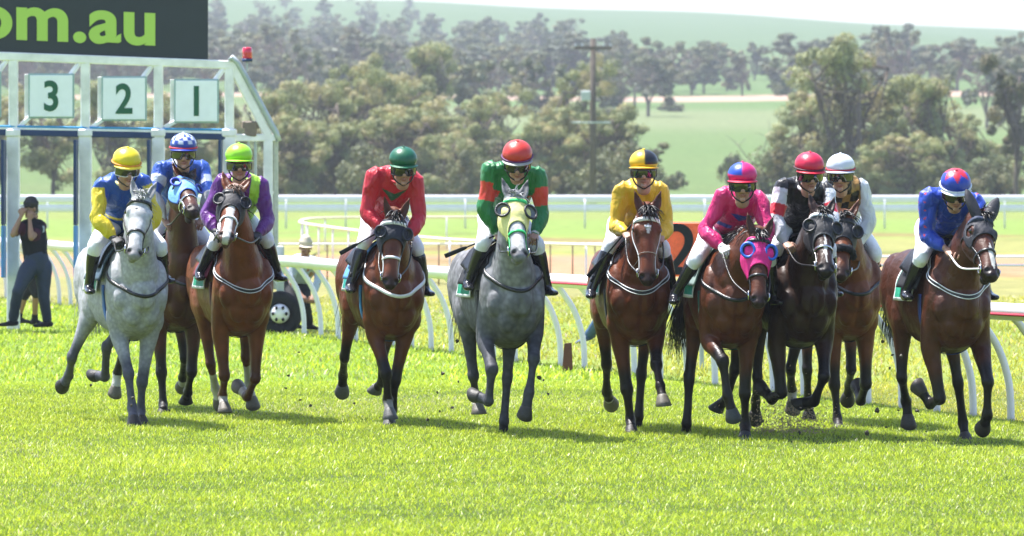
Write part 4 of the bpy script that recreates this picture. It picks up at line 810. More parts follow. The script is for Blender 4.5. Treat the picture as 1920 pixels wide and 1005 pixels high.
SKIN = (.48, .27, .19)
def person(label, cat, group, O, rz, J, Q):
    """J: joints in the local frame; Q: outfit"""
    hip = J['hip']; shR, shL = J['shR'], J['shL']; s = nrm(shL - shR); ms = (shL + shR) / 2; ax = nrm(ms - hip); org = A(hip[0], hip[1], J.get('z0', 0.0)) * A(1, 1, 1)
    Rm = np.array([[math.cos(rz), -math.sin(rz), 0], [math.sin(rz), math.cos(rz), 0], [0, 0, 1]]); loc = O + Rm @ org; skin = A(*Q.get('skin', SKIN)); L_ = np.linalg.norm(ms - hip)
    fr_ = nrm(np.cross(s, ax)); fr_ = fr_ if fr_ @ J['f'] > 0 else -fr_
    hc, f = J['head'], nrm(J['f']); u0 = J.get('u', A(0, 0, 1)); u = nrm(u0 - f * (u0 @ f)); r = np.cross(u, f) * -1; r = r if r @ s > 0 else -r; k = Q.get('hk', 1.15)
    hips = [hip - s * .09, hip + s * .09]
    def torso(g, e=0.0, top=True):
        g.loft([(*(hip - ax * .02), .155 + e, .115 + e), (*(hip + ax * L_ * .25), .145 + e, .110 + e), (*(hip + ax * L_ * .55), .165 + e, .120 + e), (*(hip + ax * L_ * .82), .180 + e, .118 + e), (*(ms + ax * .02), .150 + e, .085 + e), (*(ms + ax * .07 + f * .01), .065 + e, .060 + e)], s, 20, 4, 2.3)
    # body
    g = G(); torso(g)
    nk = hc - u * .10 * k - f * .01
    g.loft([(*(ms - ax * .02), .075, .07), (*(ms * .5 + nk * .5), .058, .060), (*nk, .055, .058)], s, 14, 3)
    for S_, E_, W_ in ((shR, J['elR'], J['haR']), (shL, J['elL'], J['haL'])):
        g.loft([(*(S_ * .96 + ms * .04), .062, .062), (*(S_ * .7 + E_ * .3), .052, .052), (*(S_ * .15 + E_ * .85), .040, .042), (*E_, .040, .042)], s, 12, 3)
        g.loft([(*E_, .040, .042), (*(E_ * .75 + W_ * .25), .043, .044), (*(E_ * .3 + W_ * .7), .032, .030), (*W_, .027, .024)], s, 12, 3)
    for i_, (K_, An_) in enumerate(((J['knR'], J['anR']), (J['knL'], J['anL']))):
        H_ = hips[i_]; g.loft([(*H_, .095, .10), (*(H_ * .7 + K_ * .3), .085, .09), (*(H_ * .2 + K_ * .8), .060, .064), (*K_, .048, .052)], s, 14, 3)
        g.loft([(*K_, .046, .050), (*(K_ * .7 + An_ * .3), .046, .048), (*(K_ * .2 + An_ * .8), .036, .038), (*An_, .034, .038)], s, 12, 3)
        td = J['toes'][i_]; g.loft([(*(An_ - td * .03 - A(0, 0, .03)), .022, .022), (*(An_ + td * .05 - A(0, 0, .038)), .028, .020), (*(An_ + td * .12 - A(0, 0, .050)), .022, .010)], np.cross(td, A(0, 0, 1)), 10, 3)
    me, V, N = remesh(g, .013, 3); Vb = [V]; q = np.empty(len(me.polygons) * 4, dtype=int); me.polygons.foreach_get('vertices', q); Fb = q.reshape(-1, 4).tolist(); bpy.data.meshes.remove(me); Cb = [np.tile(skin, (len(V), 1))]; nb = len(V)
    if 'base' in Q:   # clothed body colour where thin clothes lie on it
        pass
    # head
    g = G(); axs = [r, f, u]
    def hp(x, y, z): return hc + (r * x + f * y + u * z) * k
    g.ell(hp(0, -.012, .025), (.077 * k, .098 * k, .098 * k), axs, 20); g.loft([(*hp(0, .015, .0), .066 * k, .078 * k), (*hp(0, .022, -.05), .060 * k, .066 * k), (*hp(0, .035, -.085), .045 * k, .045 * k), (*hp(0, .042, -.108), .030 * k, .030 * k)], r, 16, 3, 2.2)
    g.ell(hp(0, .082, -.108), (.022 * k, .016 * k, .016 * k), axs); g.loft([(*hp(0, .088, .005), .010 * k, .012 * k), (*hp(0, .098, -.025), .013 * k, .014 * k), (*hp(0, .108, -.043), .017 * k, .014 * k), (*hp(0, .098, -.052), .014 * k, .010 * k)], r, 10, 3)
    for sd in (-1, 1):
        g.ell(hp(sd * .034, .078, .016), (.028 * k, .016 * k, .010 * k), axs); g.ell(hp(sd * .040, .070, -.038), (.024 * k, .020 * k, .020 * k), axs); g.ell(hp(sd * .078, -.005, -.012), (.010 * k, .020 * k, .030 * k), axs, 10); g.ell(hp(sd * .017, .100, -.050), (.010 * k, .010 * k, .009 * k), axs, 10)
    g.ell(hp(0, .090, -.074), (.024 * k, .011 * k, .007 * k), axs); g.ell(hp(0, .087, -.084), (.020 * k, .012 * k, .008 * k), axs); g.loft([(*hp(0, -.01, -.03), .055, .055), (*(nk - u * .05), .058, .058)], r, 12, 2)
    me, V, N = remesh(g, .0055, 4); L2 = (V - hc) @ np.array([r, f, u]).T / k; c = np.tile(skin, (len(V), 1))
    def mx(c, col, w): w = np.clip(w, 0, 1)[:, None]; return c * (1 - w) + A(*col) * w
    c = mx(c, tuple(skin * A(.85, .42, .42)), np.exp(-((L2[:, 0] / .026) ** 4 + ((L2[:, 2] + .079) / .010) ** 4)) * (L2[:, 1] > .06) * .7)
    c = mx(c, (.06, .035, .03), np.exp(-((L2[:, 0] / .024) ** 4 + ((L2[:, 2] + .0790) / .0028) ** 2)) * (L2[:, 1] > .06) * .8)
    c = mx(c, tuple(skin * A(1.0, .72, .68)), np.exp(-(((np.abs(L2[:, 0]) - .042) / .02) ** 2 + ((L2[:, 2] + .04) / .02) ** 2)) * .5)
    c = mx(c, Q.get('hairc', (.05, .03, .02)), ((L2[:, 2] > .045) | ((L2[:, 1] < -.01) & (L2[:, 2] > -.055))) * (np.abs(L2[:, 0]) < .083) * 1.0)
    for sd in (-1, 1):
        c = mx(c, (.55, .52, .5), (((L2[:, 0] - sd * .032) / .014) ** 2 + ((L2[:, 2] - .0) / .007) ** 2 < 1) * (L2[:, 1] > .05) * 1.0); c = mx(c, (.03, .02, .015), (((L2[:, 0] - sd * .032) / .006) ** 2 + ((L2[:, 2] - .0) / .006) ** 2 < 1) * (L2[:, 1] > .05) * 1.0)
        c = mx(c, (.07, .04, .03), (((L2[:, 0] - sd * .034) / .02) ** 2 + ((L2[:, 2] - .022) / .005) ** 2 < 1) * (L2[:, 1] > .05) * .8)
    q = np.empty(len(me.polygons) * 4, dtype=int); me.polygons.foreach_get('vertices', q); Fb += (q.reshape(-1, 4) + nb).tolist(); Vb.append(V); Cb.append(c); nb += len(V); bpy.data.meshes.remove(me)
    # hands
    g = G(); hn_ = []
    for i_, (E_, W_, ky) in enumerate(((J['elR'], J['haR'], 'R'), (J['elL'], J['haL'], 'L'))):
        hf = J.get('hf' + ky, nrm(W_ - E_)); pn = J.get('pn' + ky, A(-.2, (1 if ky == 'R' else -1) * .4, -.9)); hn_.append((W_, hf, pn, 1 if ky == 'R' else -1)); hand(g, W_, hf, pn, hn_[-1][3], 1.0 if not Q.get('gloves') else .93, Q.get('curl', 1.0), tuple(skin))
    Fb += [tuple(x + nb for x in f_) for f_ in g.Fc]; Vb.append(g.arr()); Cb.append(np.vstack(g.C)); nb += g.n
    Vb = np.vstack(Vb); root = mobj('person', Vb - org, Fb, M['skin'], None, cols=np.vstack(Cb), loc=loc, rz=rz); tag(root, label, cat, group)
    def ch(g_, name, mats, **kk): return g_.build(name, mats, root, org=org, **kk)
    # jacket / shirt
    sl = Q.get('sleeve', 2.0); g = G(); e = Q.get('jfat', .030)
    torso(g, e); g.loft([(*shR, .075, .075), (*(shR * .6 + ms * .4 + ax * .01), .082, .085), (*(ms + ax * .015), .080, .085), (*(shL * .6 + ms * .4 + ax * .01), .082, .085), (*shL, .075, .075)], fr_, 14, 3)
    for S_, E_, W_ in ((shR, J['elR'], J['haR']), (shL, J['elL'], J['haL'])):
        b = Q.get('slv', 1.10); g.loft([(*(S_ * .8 + ms * .2), .085, .085), (*(S_ * .98 + ms * .02), .082 * b, .082 * b), (*(S_ * .7 + E_ * .3), .074 * b, .074 * b), (*(S_ * .3 + E_ * .7), .062 * b, .066 * b), (*(E_ if sl > 1 else S_ * .3 + E_ * .7), .060 * b, .066 * b)], s, 16, 3)
        if sl > 1: e2 = E_ * (2 - sl) + W_ * (sl - 1); g.loft([(*E_, .060 * b, .066 * b), (*(E_ * .7 + e2 * .3), .064 * b, .066 * b), (*(E_ * .25 + e2 * .75), .050 * b, .050 * b), (*(E_ * .05 + e2 * .95), .036, .036), (*e2, .034, .034)], s, 14, 3)
    me, V, N = remesh(g, .0095, 3)
    if Q.get('wr', 1): V = V + N * (wob(V * A(1, 1, .6), 20, 5 + int(hc[1] * 100)) * .009 - np.abs(wob(V * A(1, 1, .7), 30, 8 + int(hc[1] * 50))) * .011)[:, None] * Q.get('wr', 1)
    setco(me, V - org)
    dR, pR = polydist(V, [shR, J['elR'], J['haR']]); dL, pL = polydist(V, [shL, J['elL'], J['haL']]); lat = (V - ms) @ s; w_ = (V - hip) @ ax / L_; hw = np.linalg.norm(shL - shR) / 2
    arm = np.minimum(dR, dL); par = np.where(dR < dL, pR, pL); tor = np.linalg.norm((V - hip) - np.outer((V - hip) @ ax, ax), axis=1)
    slv = ((arm < .10) & ((np.abs(lat) > hw * .93) | (par > .45))) & ~((par < .5) & (np.abs(lat) < hw * .9))
    c = Q['col'](dict(V=V, lat=lat, w=w_, slv=slv, par=par, right=(dR < dL), front=((V - hip) @ fr_) > 0.02, n=len(V), z=V[:, 2])); setcol(me, c); me.materials.append(M[Q.get('jm', 'silk')])
    jo = lobj(Q.get('jname', 'silk_jacket'), me, root)
    # collar
    if Q.get('collar'):
        g = G(); Vt, Ft = torus(ms * .45 + nk * .55 + f * .008, .066, .012, [r, nrm(f - u * .3), nrm(u + f * .3)], 20, 8); g.add(Vt, Ft); ch(g, 'collar', cm('col_' + str(Q['collar']), Q['collar']))
    # breeches
    g = G(); g.loft([(*(hip - ax * .10), .150, .12), (*(hip + ax * .02), .172, .132), (*(hip + ax * .12), .160, .125)], s, 18, 3)
    for i_, (K_, An_) in enumerate(((J['knR'], J['anR']), (J['knL'], J['anL']))):
        H_ = hips[i_]; e3 = K_ * (1 - Q.get('bl', .22)) + An_ * Q.get('bl', .22); b = Q.get('bw', .90)
        g.loft([(*(H_ - ax * .03), .118, .118), (*(H_ * .7 + K_ * .3), .108 * b, .108 * b), (*(H_ * .25 + K_ * .75), .080 * b, .084 * b), (*K_, .070 * b, .074 * b)], s, 16, 3); g.loft([(*K_, .070 * b, .074 * b), (*(K_ * .5 + e3 * .5), .066 * b, .070 * b), (*e3, .058 * b, .060 * b)], s, 14, 3)
    me, V, N = remesh(g, .011, 3); V = V + N * (wob(V, 30, 15) * .0045)[:, None]; setco(me, V - org); me.materials.append(Q.get('bm') or M['breech']); lobj(Q.get('bname', 'breeches'), me, root)
    # boots
    for i_, (K_, An_) in enumerate(((J['knR'], J['anR']), (J['knL'], J['anL']))):
        td = J['toes'][i_]; up = nrm(K_ - An_); g = G(); t0 = K_ * .80 + An_ * .20
        if Q.get('bootl', 1): g.loft([(*t0, .058, .058), (*(K_ * .6 + An_ * .4), .054, .056), (*(K_ * .25 + An_ * .75), .042, .045), (*An_, .042, .048)], s, 16, 4)
        else: g.loft([(*(An_ * .8 + K_ * .2), .045, .05), (*An_, .044, .052)], s, 14, 2)
        g.loft([(*(An_ - td * .055 - A(0, 0, .035)), .034, .034), (*(An_ + td * .0 - A(0, 0, .03)), .044, .048), (*(An_ + td * .08 - A(0, 0, .045)), .046, .032), (*(An_ + td * .16 - A(0, 0, .055)), .042, .024), (*(An_ + td * .195 - A(0, 0, .056)), .026, .016)], np.cross(td, A(0, 0, 1)), 14, 4, 2.4)
        me, V, N = remesh(g, .009, 3); setco(me, V - org); me.materials.append(Q.get('bootm') or M['boot']); bo = lobj('boot', me, root)
        if Q.get('stirrup'):
            g = G(); c0 = An_ + td * .05 - A(0, 0, .02); sx = nrm(np.cross(td, A(0, 0, 1))); g.tube([c0 - sx * .062 - A(0, 0, .072), c0 - sx * .066, c0 - sx * .045 + A(0, 0, .06), c0 + A(0, 0, .085), c0 + sx * .045 + A(0, 0, .06), c0 + sx * .066, c0 + sx * .062 - A(0, 0, .072), c0 - sx * .062 - A(0, 0, .072)], .0065, 8, sub=3); Q['stir'].append((g, c0 + A(0, 0, .09)))
    if Q.get('gloves'):
        for W_, hf, pn, sd in hn_:
            g = G(); hand(g, W_, hf, pn, sd, 1.14, Q.get('curl', 1.0)); g.loft([(*(W_ - nrm(hf) * .04), .034, .034), (*(W_ + nrm(hf) * .02), .034, .030)], s, 12, 2); ch(g, 'glove', M[Q['gloves']])
    hat = Q.get('hat', 'helmet')
    if hat == 'helmet':
        cc = hp(0, -.006, .056); V2 = []; Fc = []; mi = []; seg, nr = 48, 22; cfn = Q['cap']; C = []
        rx, ry, rzh = Q.get('capr', (.120, .138, .106))
        for a in range(nr + 1):
            ph = math.radians(8 + a * (112 - 8) / nr) if a else 0.0
            for j in range(seg):
                th = 2 * math.pi * j / seg; x = math.sin(ph) * math.sin(th); y = math.sin(ph) * math.cos(th); z = math.cos(ph); wr = 1 + .010 * math.sin(th * 8) * math.sin(ph) ** 2 + .004 * math.sin(th * 17 + ph * 6)
                if ph > math.radians(90): wr *= 1 - .04 * math.sin((ph - math.radians(90)) * 4)
                V2.append(cc + r * x * rx * wr + f * y * ry * wr + u * z * rzh); C.append(cfn(x, y, z, th, ph))
        for a in range(nr):
            for j in range(seg): Fc.append((a * seg + j, (a + 1) * seg + j, (a + 1) * seg + (j + 1) % seg, a * seg + (j + 1) % seg))
        V2 = np.array(V2); ho = mobj('helmet', V2 - org, Fc, M['cap'], root, cols=np.array(C)); sd_ = ho.modifiers.new('t', 'SOLIDIFY'); sd_.thickness = .010; sd_.offset = -1
        G().ell(cc + u * (rzh + .002), (.012, .012, .008), axs).build('button', cm('btn_%d' % (hash(tuple(C[0])) % 9999), tuple(C[0])), ho, org=org)
        g = G(); V2 = []; Fc = []; n1 = 20; pk = Q.get('peak', .044)
        for j in range(n1 + 1):
            th = math.radians(-68 + 136 * j / n1); wz = math.cos(th)
            for q_ in range(5):
                ext = pk * (q_ / 4) * max(0, math.cos(th * 1.15)) ** .6; V2.append(cc + r * math.sin(th) * (rx * .985 + ext * .75) + f * math.cos(th) * (ry * .985 + ext) + u * (-.030 - .25 * ext - .018 * (1 - wz)))
        for j in range(n1):
            for q_ in range(4): Fc.append((j * 5 + q_, (j + 1) * 5 + q_, (j + 1) * 5 + q_ + 1, j * 5 + q_ + 1))
        g.add(V2, Fc); po = ch(g, 'peak', cm('pk_%d' % (hash(Q['peakc']) % 99999), Q['peakc'], rough=.4)); po.parent = ho; sd_ = po.modifiers.new('t', 'SOLIDIFY'); sd_.thickness = .006
        if Q.get('bandc'):
            g = G(); P_ = [cc + r * math.sin(t_) * (rx + .003) + f * math.cos(t_) * (ry + .003) - u * .022 for t_ in np.linspace(0, 2 * math.pi, 41)]; g.tube(P_, .0075, 8); bo_ = ch(g, 'hat_band', cm('bd_%d' % (hash(Q['bandc']) % 99999), Q['bandc'])); bo_.parent = ho
        g = G()
        for sd in (-1, 1): g.tube([hp(sd * .088, .0, .02), hp(sd * .080, .018, -.05), hp(sd * .055, .045, -.10), hp(0, .062, -.132)], .0065, 6, sub=3)
        g.loft([(*hp(0, -.02, .035), .09 * k, .108 * k), (*hp(0, -.018, -.015), .088 * k, .100 * k)], r, 24, 2, 2.0); V_ = g.V[-1]; ch(g, 'chin_strap', M['black'])
    else:
        cc = hp(0, .0, .06); capc = Q['capc']; g = G(); g.loft([(*hp(0, -.005, .045), .088 * k, .108 * k), (*hp(0, -.005, .085), .090 * k, .11 * k), (*hp(0, -.005, .115), .07 * k, .09 * k)], r, 20, 4); V2 = []; Fc = []
        for j in range(13):
            th = math.radians(-60 + 10 * j)
            for q_ in range(3): V2.append(hp(math.sin(th) * (.085 + .03 * q_ / 2), math.cos(th) * (.10 + .035 * q_), .048 - .006 * q_))
        for j in range(12):
            for q_ in range(2): Fc.append((j * 3 + q_, (j + 1) * 3 + q_, (j + 1) * 3 + q_ + 1, j * 3 + q_ + 1))
        g.add(V2, Fc); ch(g, 'cap', cm('c_%d' % (hash(capc) % 9999), capc))
    if Q.get('goggles', True) and hat == 'helmet':
        g = G(); V2 = []; Fc = []; n1 = 26
        for j in range(n1 + 1):
            th = math.radians(-74 + 148 * j / n1)
            notch = .014 * math.exp(-(th / .16) ** 2)
            for q_, z in enumerate(np.linspace(.020, -.037, 6)):
                zz = z + (notch if z < 0 else 0) * (-z / .037); bul = .006 * (1 - (z / .042) ** 2); V2.append(hp(math.sin(th) * (.094 + bul * .5), math.cos(th) * (.104 + bul) + .006, zz + Q.get('gz', 0) - .010))
        for j in range(n1):
            for q_ in range(5): Fc.append((j * 6 + q_, (j + 1) * 6 + q_, (j + 1) * 6 + q_ + 1, j * 6 + q_ + 1))
        g.add(V2, Fc, 0); V3 = np.array(V2).reshape(n1 + 1, 6, 3)
        for q_ in (0, 5): g.tube(V3[:, q_], .0042, 6, mi=1)
        for j in (0, n1): g.tube(V3[j], .0042, 6, mi=1)
        go = ch(g, 'goggles', [M['lens'], cm('gg_%d' % (hash(Q.get('ggc', (.01, .01, .01))) % 9999), Q.get('ggc', (.01, .01, .01)), rough=.35)])
    return root
# ------------------------------------------------------------------ the ten racehorses
NB = (.010, .008, .008)
HS = [
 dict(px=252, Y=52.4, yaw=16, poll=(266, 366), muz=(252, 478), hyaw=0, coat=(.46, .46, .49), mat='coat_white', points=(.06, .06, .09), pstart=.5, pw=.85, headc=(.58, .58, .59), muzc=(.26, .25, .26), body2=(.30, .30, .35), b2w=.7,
  legs=dict(FR=([(221, 620), (241, 700), (248, 765), (251, 788)], 'fbf', True, None), FL=([(281, 633), (266, 717), (264, 772), (266, 789)], 'fbf', True, None), HR=([(135, 668), (129, 704), (120, 720)], 'bbb', False, None), HL=([(200, 650), (197, 706), (180, 704)], 'bbb', False, None)),
  mane=(.45, .45, .44), forelock=(34, .09, -.05), tailc=(.5, .5, .5), bridle='black', bp='black', bz=1.10, pad=(.05, .09, .13), girth=(.02, .10, .35), cloth=(.008, .20, .11),
  label='pale grey racehorse on the far left under the rider in yellow and blue'),
 dict(px=335, Y=55.2, yaw=17, poll=(346, 331), muz=(366, 396), hyaw=14, coat=(.065, .019, .007), points=BLK, ap=.45,
  legs=dict(FR=([(297, 641), (303, 708), (306, 758), (306, 771)], 'fbf', True, None), FL=([(364, 650), (358, 722), (352, 735), (349, 748)], 'fbb', False, None), HR=([(232, 650), (220, 700), (214, 752)], 'bbb', False, (2.0, .9)), HL=([(346, 672), (343, 708), (342, 722)], 'bbb', False, (2.0, .9))),
  hood=dict(col=(.16, .38, .66), trim=(.03, .10, .45), cups=True, rim=(.02, .05, .40), cupin=(.01, .02, .10), te=.44, arch=.14, rc=.048), bridle='silver', brow='silver', bbt=.16, bp='black', bz=1.14, earf=.25, ears=.35,
  label='bay racehorse in a light blue hood running half hidden behind the pale grey'),
 dict(px=452, Y=53.6, yaw=13, poll=(440, 352), muz=(424, 446), hyaw=-6, coat=CHES, points=(.10, .03, .012),
  legs=dict(FR=([(412, 635), (421, 704), (417, 742), (421, 764)], 'fbf', False, (2.15, .8)), FL=([(482, 635), (478, 732), (464, 744), (451, 729)], 'fbb', False, (2.2, .7)), HR=([(396, 690), (404, 728), (411, 752)], 'bbb', False, (1.3, .9)), HL=([(461, 668), (467, 722), (473, 752)], 'bbb', False, (1.2, .9))),
  hood=dict(col=(.013, .013, .018), trim=(.012, .012, .016), cups=True, te=.40, arch=.18, rc=.054, zebra=True), marks=[('blaze', [.1, .4, .6, .8, .95, 1.05], [.02, .030, .034, .036, .034, .03])], muzc=(.12, .06, .045), mane=(.16, .07, .03), tailc=(.12, .05, .03), bridle='white', brow='black', bp='black', bpedge=True, bz=1.12, girth=(.10, .012, .02), pad=(.16, .012, .03), cloth=(.008, .24, .13), ears=.42,
  label='chestnut racehorse with a white blaze under the rider in purple and lime'),
 dict(px=734, Y=52.4, yaw=11.5, poll=(741, 402), muz=(732, 534), hyaw=0, coat=(.105, .026, .007), points=BLK, pstart=.5,
  legs=dict(FR=([(701, 617), (724, 700), (727, 750), (731, 775)], 'fbf', False, (2.1, .45)), FL=([(756, 635), (741, 712), (736, 768), (729, 791)], 'fbf', True, None), HR=([(646, 668), (643, 704), (642, 728)], 'bbb', False, None), HL=([(716, 676), (716, 716), (705, 729)], 'bbb', False, None)),
  hood=dict(col=(.010, .013, .026), cups=True, te=.36, arch=.20, rc=.050, rimr=.010, hole=.042, cupd=.1), bridle='white', brow='white', bbw=.030, bp='white', bz=1.10, pad=(.10, .30, .60), girth=(.01, .14, .30), cloth=(.02, .30, .26), hoofc=(.12, .12, .12), brw=.022,
  label='bay racehorse with a black face hood and white browband under the rider in red'),
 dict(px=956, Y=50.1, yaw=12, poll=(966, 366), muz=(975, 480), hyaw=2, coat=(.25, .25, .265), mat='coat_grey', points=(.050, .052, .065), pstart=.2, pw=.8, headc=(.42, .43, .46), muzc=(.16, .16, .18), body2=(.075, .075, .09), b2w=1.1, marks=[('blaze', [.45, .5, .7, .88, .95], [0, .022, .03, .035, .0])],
  legs=dict(FR=([(909, 628), (922, 692), (916, 752), (895, 743)], 'fbb', False, None), FL=([(1002, 612), (1001, 672), (992, 736), (984, 780)], 'fff', False, None), HR=([(887, 702), (892, 742), (897, 766)], 'bbf', False, (2.15, .9)), HL=([(950, 728), (945, 790), (944, 813)], 'bbb', True, None)),
  hood=dict(col=(.66, .62, .24), trim=(.58, .58, .22), cups=True, te=.46, arch=.20, rc=.062, rim=(.010, .010, .012), cupin=(.16, .17, .19), rimr=.010, cupd=.05), mane=(.4, .4, .42), forelock=(20, .08, -.4), tailc=(.45, .36, .28), bridle='green', brow='green', bbt=.12, bbw=.030, bp='black', bz=1.19, cloth=(.008, .22, .12), hoofc=(.05, .045, .04),
  label='dappled dark grey racehorse in a yellow hood with round mesh eye cups'),
 dict(px=1193, Y=50.9, yaw=5.5, poll=(1214, 392), muz=(1215, 526), hyaw=0, coat=(.110, .027, .007), points=BLK,
  legs=dict(FR=([(1161, 643), (1176, 734), (1182, 787), (1184, 806)], 'fbf', True, None), FL=([(1229, 640), (1231, 684), (1238, 724), (1243, 750)], 'fff', False, (2.7, .8)), HR=([(1137, 680), (1138, 735), (1144, 753)], 'bbb', False, (2.6, .8)), HL=([(1201, 724), (1197, 782), (1195, 803)], 'bbb', True, None)),
  marks=[('star', .285, .07, .016)], forelock=(60, .13, .25), bridle='white', brow='white', bbt=.15, bbw=.034, brw=.012, nbw=.001, bp='black', bpedge=True, bz=1.16, pad=(.02, .02, .035), cloth=(.01, .32, .2), mside=1,
  label='bay racehorse with bare face, small white star and white browband, rider in yellow'),
 dict(px=1371, Y=49.9, yaw=5, poll=(1424, 436), muz=(1424, 568), hyaw=8, coat=(.085, .021, .006), points=BLK,
  legs=dict(FR=([(1327, 640), (1355, 676), (1364, 741), (1374, 778)], 'fff', False, None), FL=([(1402, 660), (1396, 742), (1397, 798), (1397, 818)], 'fbf', True, None), HR=([(1290, 727), (1288, 794), (1286, 812)], 'bbb', True, None), HL=([(1378, 690), (1363, 748), (1347, 762)], 'bbb', False, None)),
  hood=dict(col=(.66, .012, .20), trim=(.66, .012, .20), cups=True, te=.46, arch=.16, rim=(.015, .13, .60), cupin=(.012, .015, .05), rimr=.012, cl=.080, rc=.058, cross=True), bridle='black', brow='black', bp='black', bz=1.12, pad=(.22, .30, .28), girth=(.01, .09, .07), cloth=(.01, .28, .20), taild=(-.2, -1.0, -.2), taill=.75, hoofc=(.05, .055, .065), mside=-1,
  label='dark bay racehorse in a pink hood with round blue eye cups'),
 dict(px=1504, Y=50.2, yaw=10, poll=(1541, 396), muz=(1550, 508), hyaw=4, coat=(.030, .011, .006), points=(.007, .006, .006),
  legs=dict(FR=([(1453, 664), (1466, 748), (1447, 748), (1431, 731)], 'fbb', False, None), FL=([(1545, 650), (1545, 706), (1527, 752), (1503, 756)], 'fbb', False, None), HR=([(1420, 710), (1417, 752), (1416, 778)], 'bbb', False, None), HL=([(1482, 690), (1484, 730), (1486, 760)], 'bbb', False, (2.0, .95))),
  hood=dict(col=(.014, .014, .017), trim=(.035, .037, .04), cups=True, te=.42, arch=.18, rc=.054, stripe=True, band=.16), marks=[('blaze', [.4, .5, .7, .9], [0, .010, .014, 0])], bridle='silver', brow='white', bbt=.10, bp=None, bz=1.1, pad=(.01, .01, .012),
  label='very dark brown racehorse under the rider in a black and white jacket'),
 dict(px=1592, Y=52.2, yaw=9, poll=(1584, 402), muz=(1578, 516), hyaw=-4, coat=(.125, .034, .009), points=BLK,
  legs=dict(FR=([(1562, 670), (1565, 736), (1571, 790), (1574, 806)], 'fbf', True, None), FL=([(1622, 672), (1624, 746), (1614, 752), (1610, 730)], 'fbb', False, None), HR=([(1513, 700), (1515, 750), (1517, 778)], 'bbb', False, None), HL=([(1596, 696), (1592, 722), (1590, 744)], 'bbb', False, None)),
  hood=dict(col=(.012, .012, .016), cups=True, te=.40, arch=.18, rc=.054), shroll=True, bridle='black', bp='black', bz=1.12, cloth=(.01, .32, .2),
  label='bay racehorse with a fluffy black noseband, half hidden behind the very dark horse'),
 dict(px=1788, Y=48.7, yaw=12, poll=(1842, 402), muz=(1862, 516), hyaw=20, coat=(.060, .016, .006), points=BLK,
  legs=dict(FR=([(1743, 681), (1767, 772), (1744, 757), (1726, 731)], 'fbb', False, None), FL=([(1843, 655), (1852, 716), (1851, 778), (1845, 798)], 'fbb', False, None), HR=([(1691, 706), (1699, 752), (1703, 788)], 'bbf', False, None), HL=([(1800, 739), (1806, 794), (1810, 822)], 'bbf', True, None)),
  hood=dict(col=(.012, .013, .022), te=.36, arch=.12, earc=True, amax=100, hole=.050), marks=[('blaze', [.5, .6, .8, .95], [0, .02, .022, 0])], bridle='black', brow='navy', bbt=.11, bbw=.034, bp='black', bpedge=True, bz=1.17, ears=.42, pad=(.012, .012, .016), girth=(.02, .04, .2), cloth=(.015, .30, .18), hoofc=(.06, .05, .045),
  label='dark bay racehorse on the far right wearing black ear covers'),
]
M['green'] = mat('green_web', (.02, .42, .12), rough=.5)

def flat(c0): return lambda q: np.tile(A(*c0), (q['n'], 1))
def setm(c, m, col): c[m] = col; return c
BLU, YEL, WHT, RED, PUR, LIM, GRN, PNK = (.015, .09, .48), (.80, .62, .02), (.72, .74, .80), (.62, .010, .028), (.13, .010, .22), (.42, .80, .05), (.008, .20, .045), (.72, .012, .17)
def s1(q):
    c = np.tile(BLU, (q['n'], 1)); setm(c, q['slv'] & (q['par'] > .12), YEL); setm(c, (~q['slv']) & (np.abs(q['w'] - .42 - q['lat'] * .15) < .045), YEL); return c
def s2(q):
    c = np.tile(BLU, (q['n'], 1)); setm(c, q['slv'] & (q['par'] > .95), WHT); setm(c, q['slv'] & (q['par'] > .35) & (q['par'] < .62), (.62, .68, .85)); setm(c, (~q['slv']) & (np.abs(q['lat'] + .08) < .02), WHT); return c
def s3(q):
    c = np.tile(PUR, (q['n'], 1)); setm(c, (~q['slv']) & (q['lat'] > .065), LIM); setm(c, (~q['slv']) & (q['lat'] < -.10) & (q['w'] < .8), PUR); return c
def s4(q):
    c = np.tile(RED, (q['n'], 1)); v = (q['w'] - .84) * .5; l = np.abs(q['lat'] - .0); setm(c, (~q['slv']) & q['front'] & (v > l * .95 - .035) & (v < l * .25 + .045) & (l < .115), (.01, .11, .04)); return c
def s5(q):
    c = np.tile(GRN, (q['n'], 1)); setm(c, q['slv'] & (q['par'] > .33) & (q['par'] < .80), (.72, .045, .02)); setm(c, q['slv'] & (np.abs(q['par'] - 1.96) < .03), (.7, .7, .7)); return c
def s6(q):
    c = np.tile((.80, .50, .012), (q['n'], 1)); setm(c, (~q['slv']) & (q['w'] < .38) & (np.abs(np.abs(q['lat']) - .09) + np.abs(q['w'] - .26) * .5 < .05), (.03, .02, .015)); return c
def s7(q):
    c = np.tile(PNK, (q['n'], 1)); v = (q['w'] - .80) * .5; l = np.abs(q['lat'] - .02); setm(c, (~q['slv']) & q['front'] & (((v > l * .9 - .03) & (v < .055) & (l < .12)) | ((np.abs(q['w'] - .55) < .05) & (q['lat'] < -.03) & (q['lat'] > -.16))), (.03, .06, .42)); return c
def s8(q):
    c = np.tile((.010, .010, .014), (q['n'], 1)); setm(c, q['slv'] & (q['par'] > .10), WHT); setm(c, q['slv'] & (np.abs(q['par'] - .72) < .17), (.70, .012, .04)); return c
def s9(q):
    c = np.tile((.40, .22, .06), (q['n'], 1)); ck = (np.floor(q['w'] * 6.5).astype(int) + np.floor((q['lat'] + .5) / .07).astype(int)) % 2 == 0; setm(c, ck, (.015, .012, .012)); setm(c, q['slv'] | (np.abs(q['lat']) > .155), WHT); return c
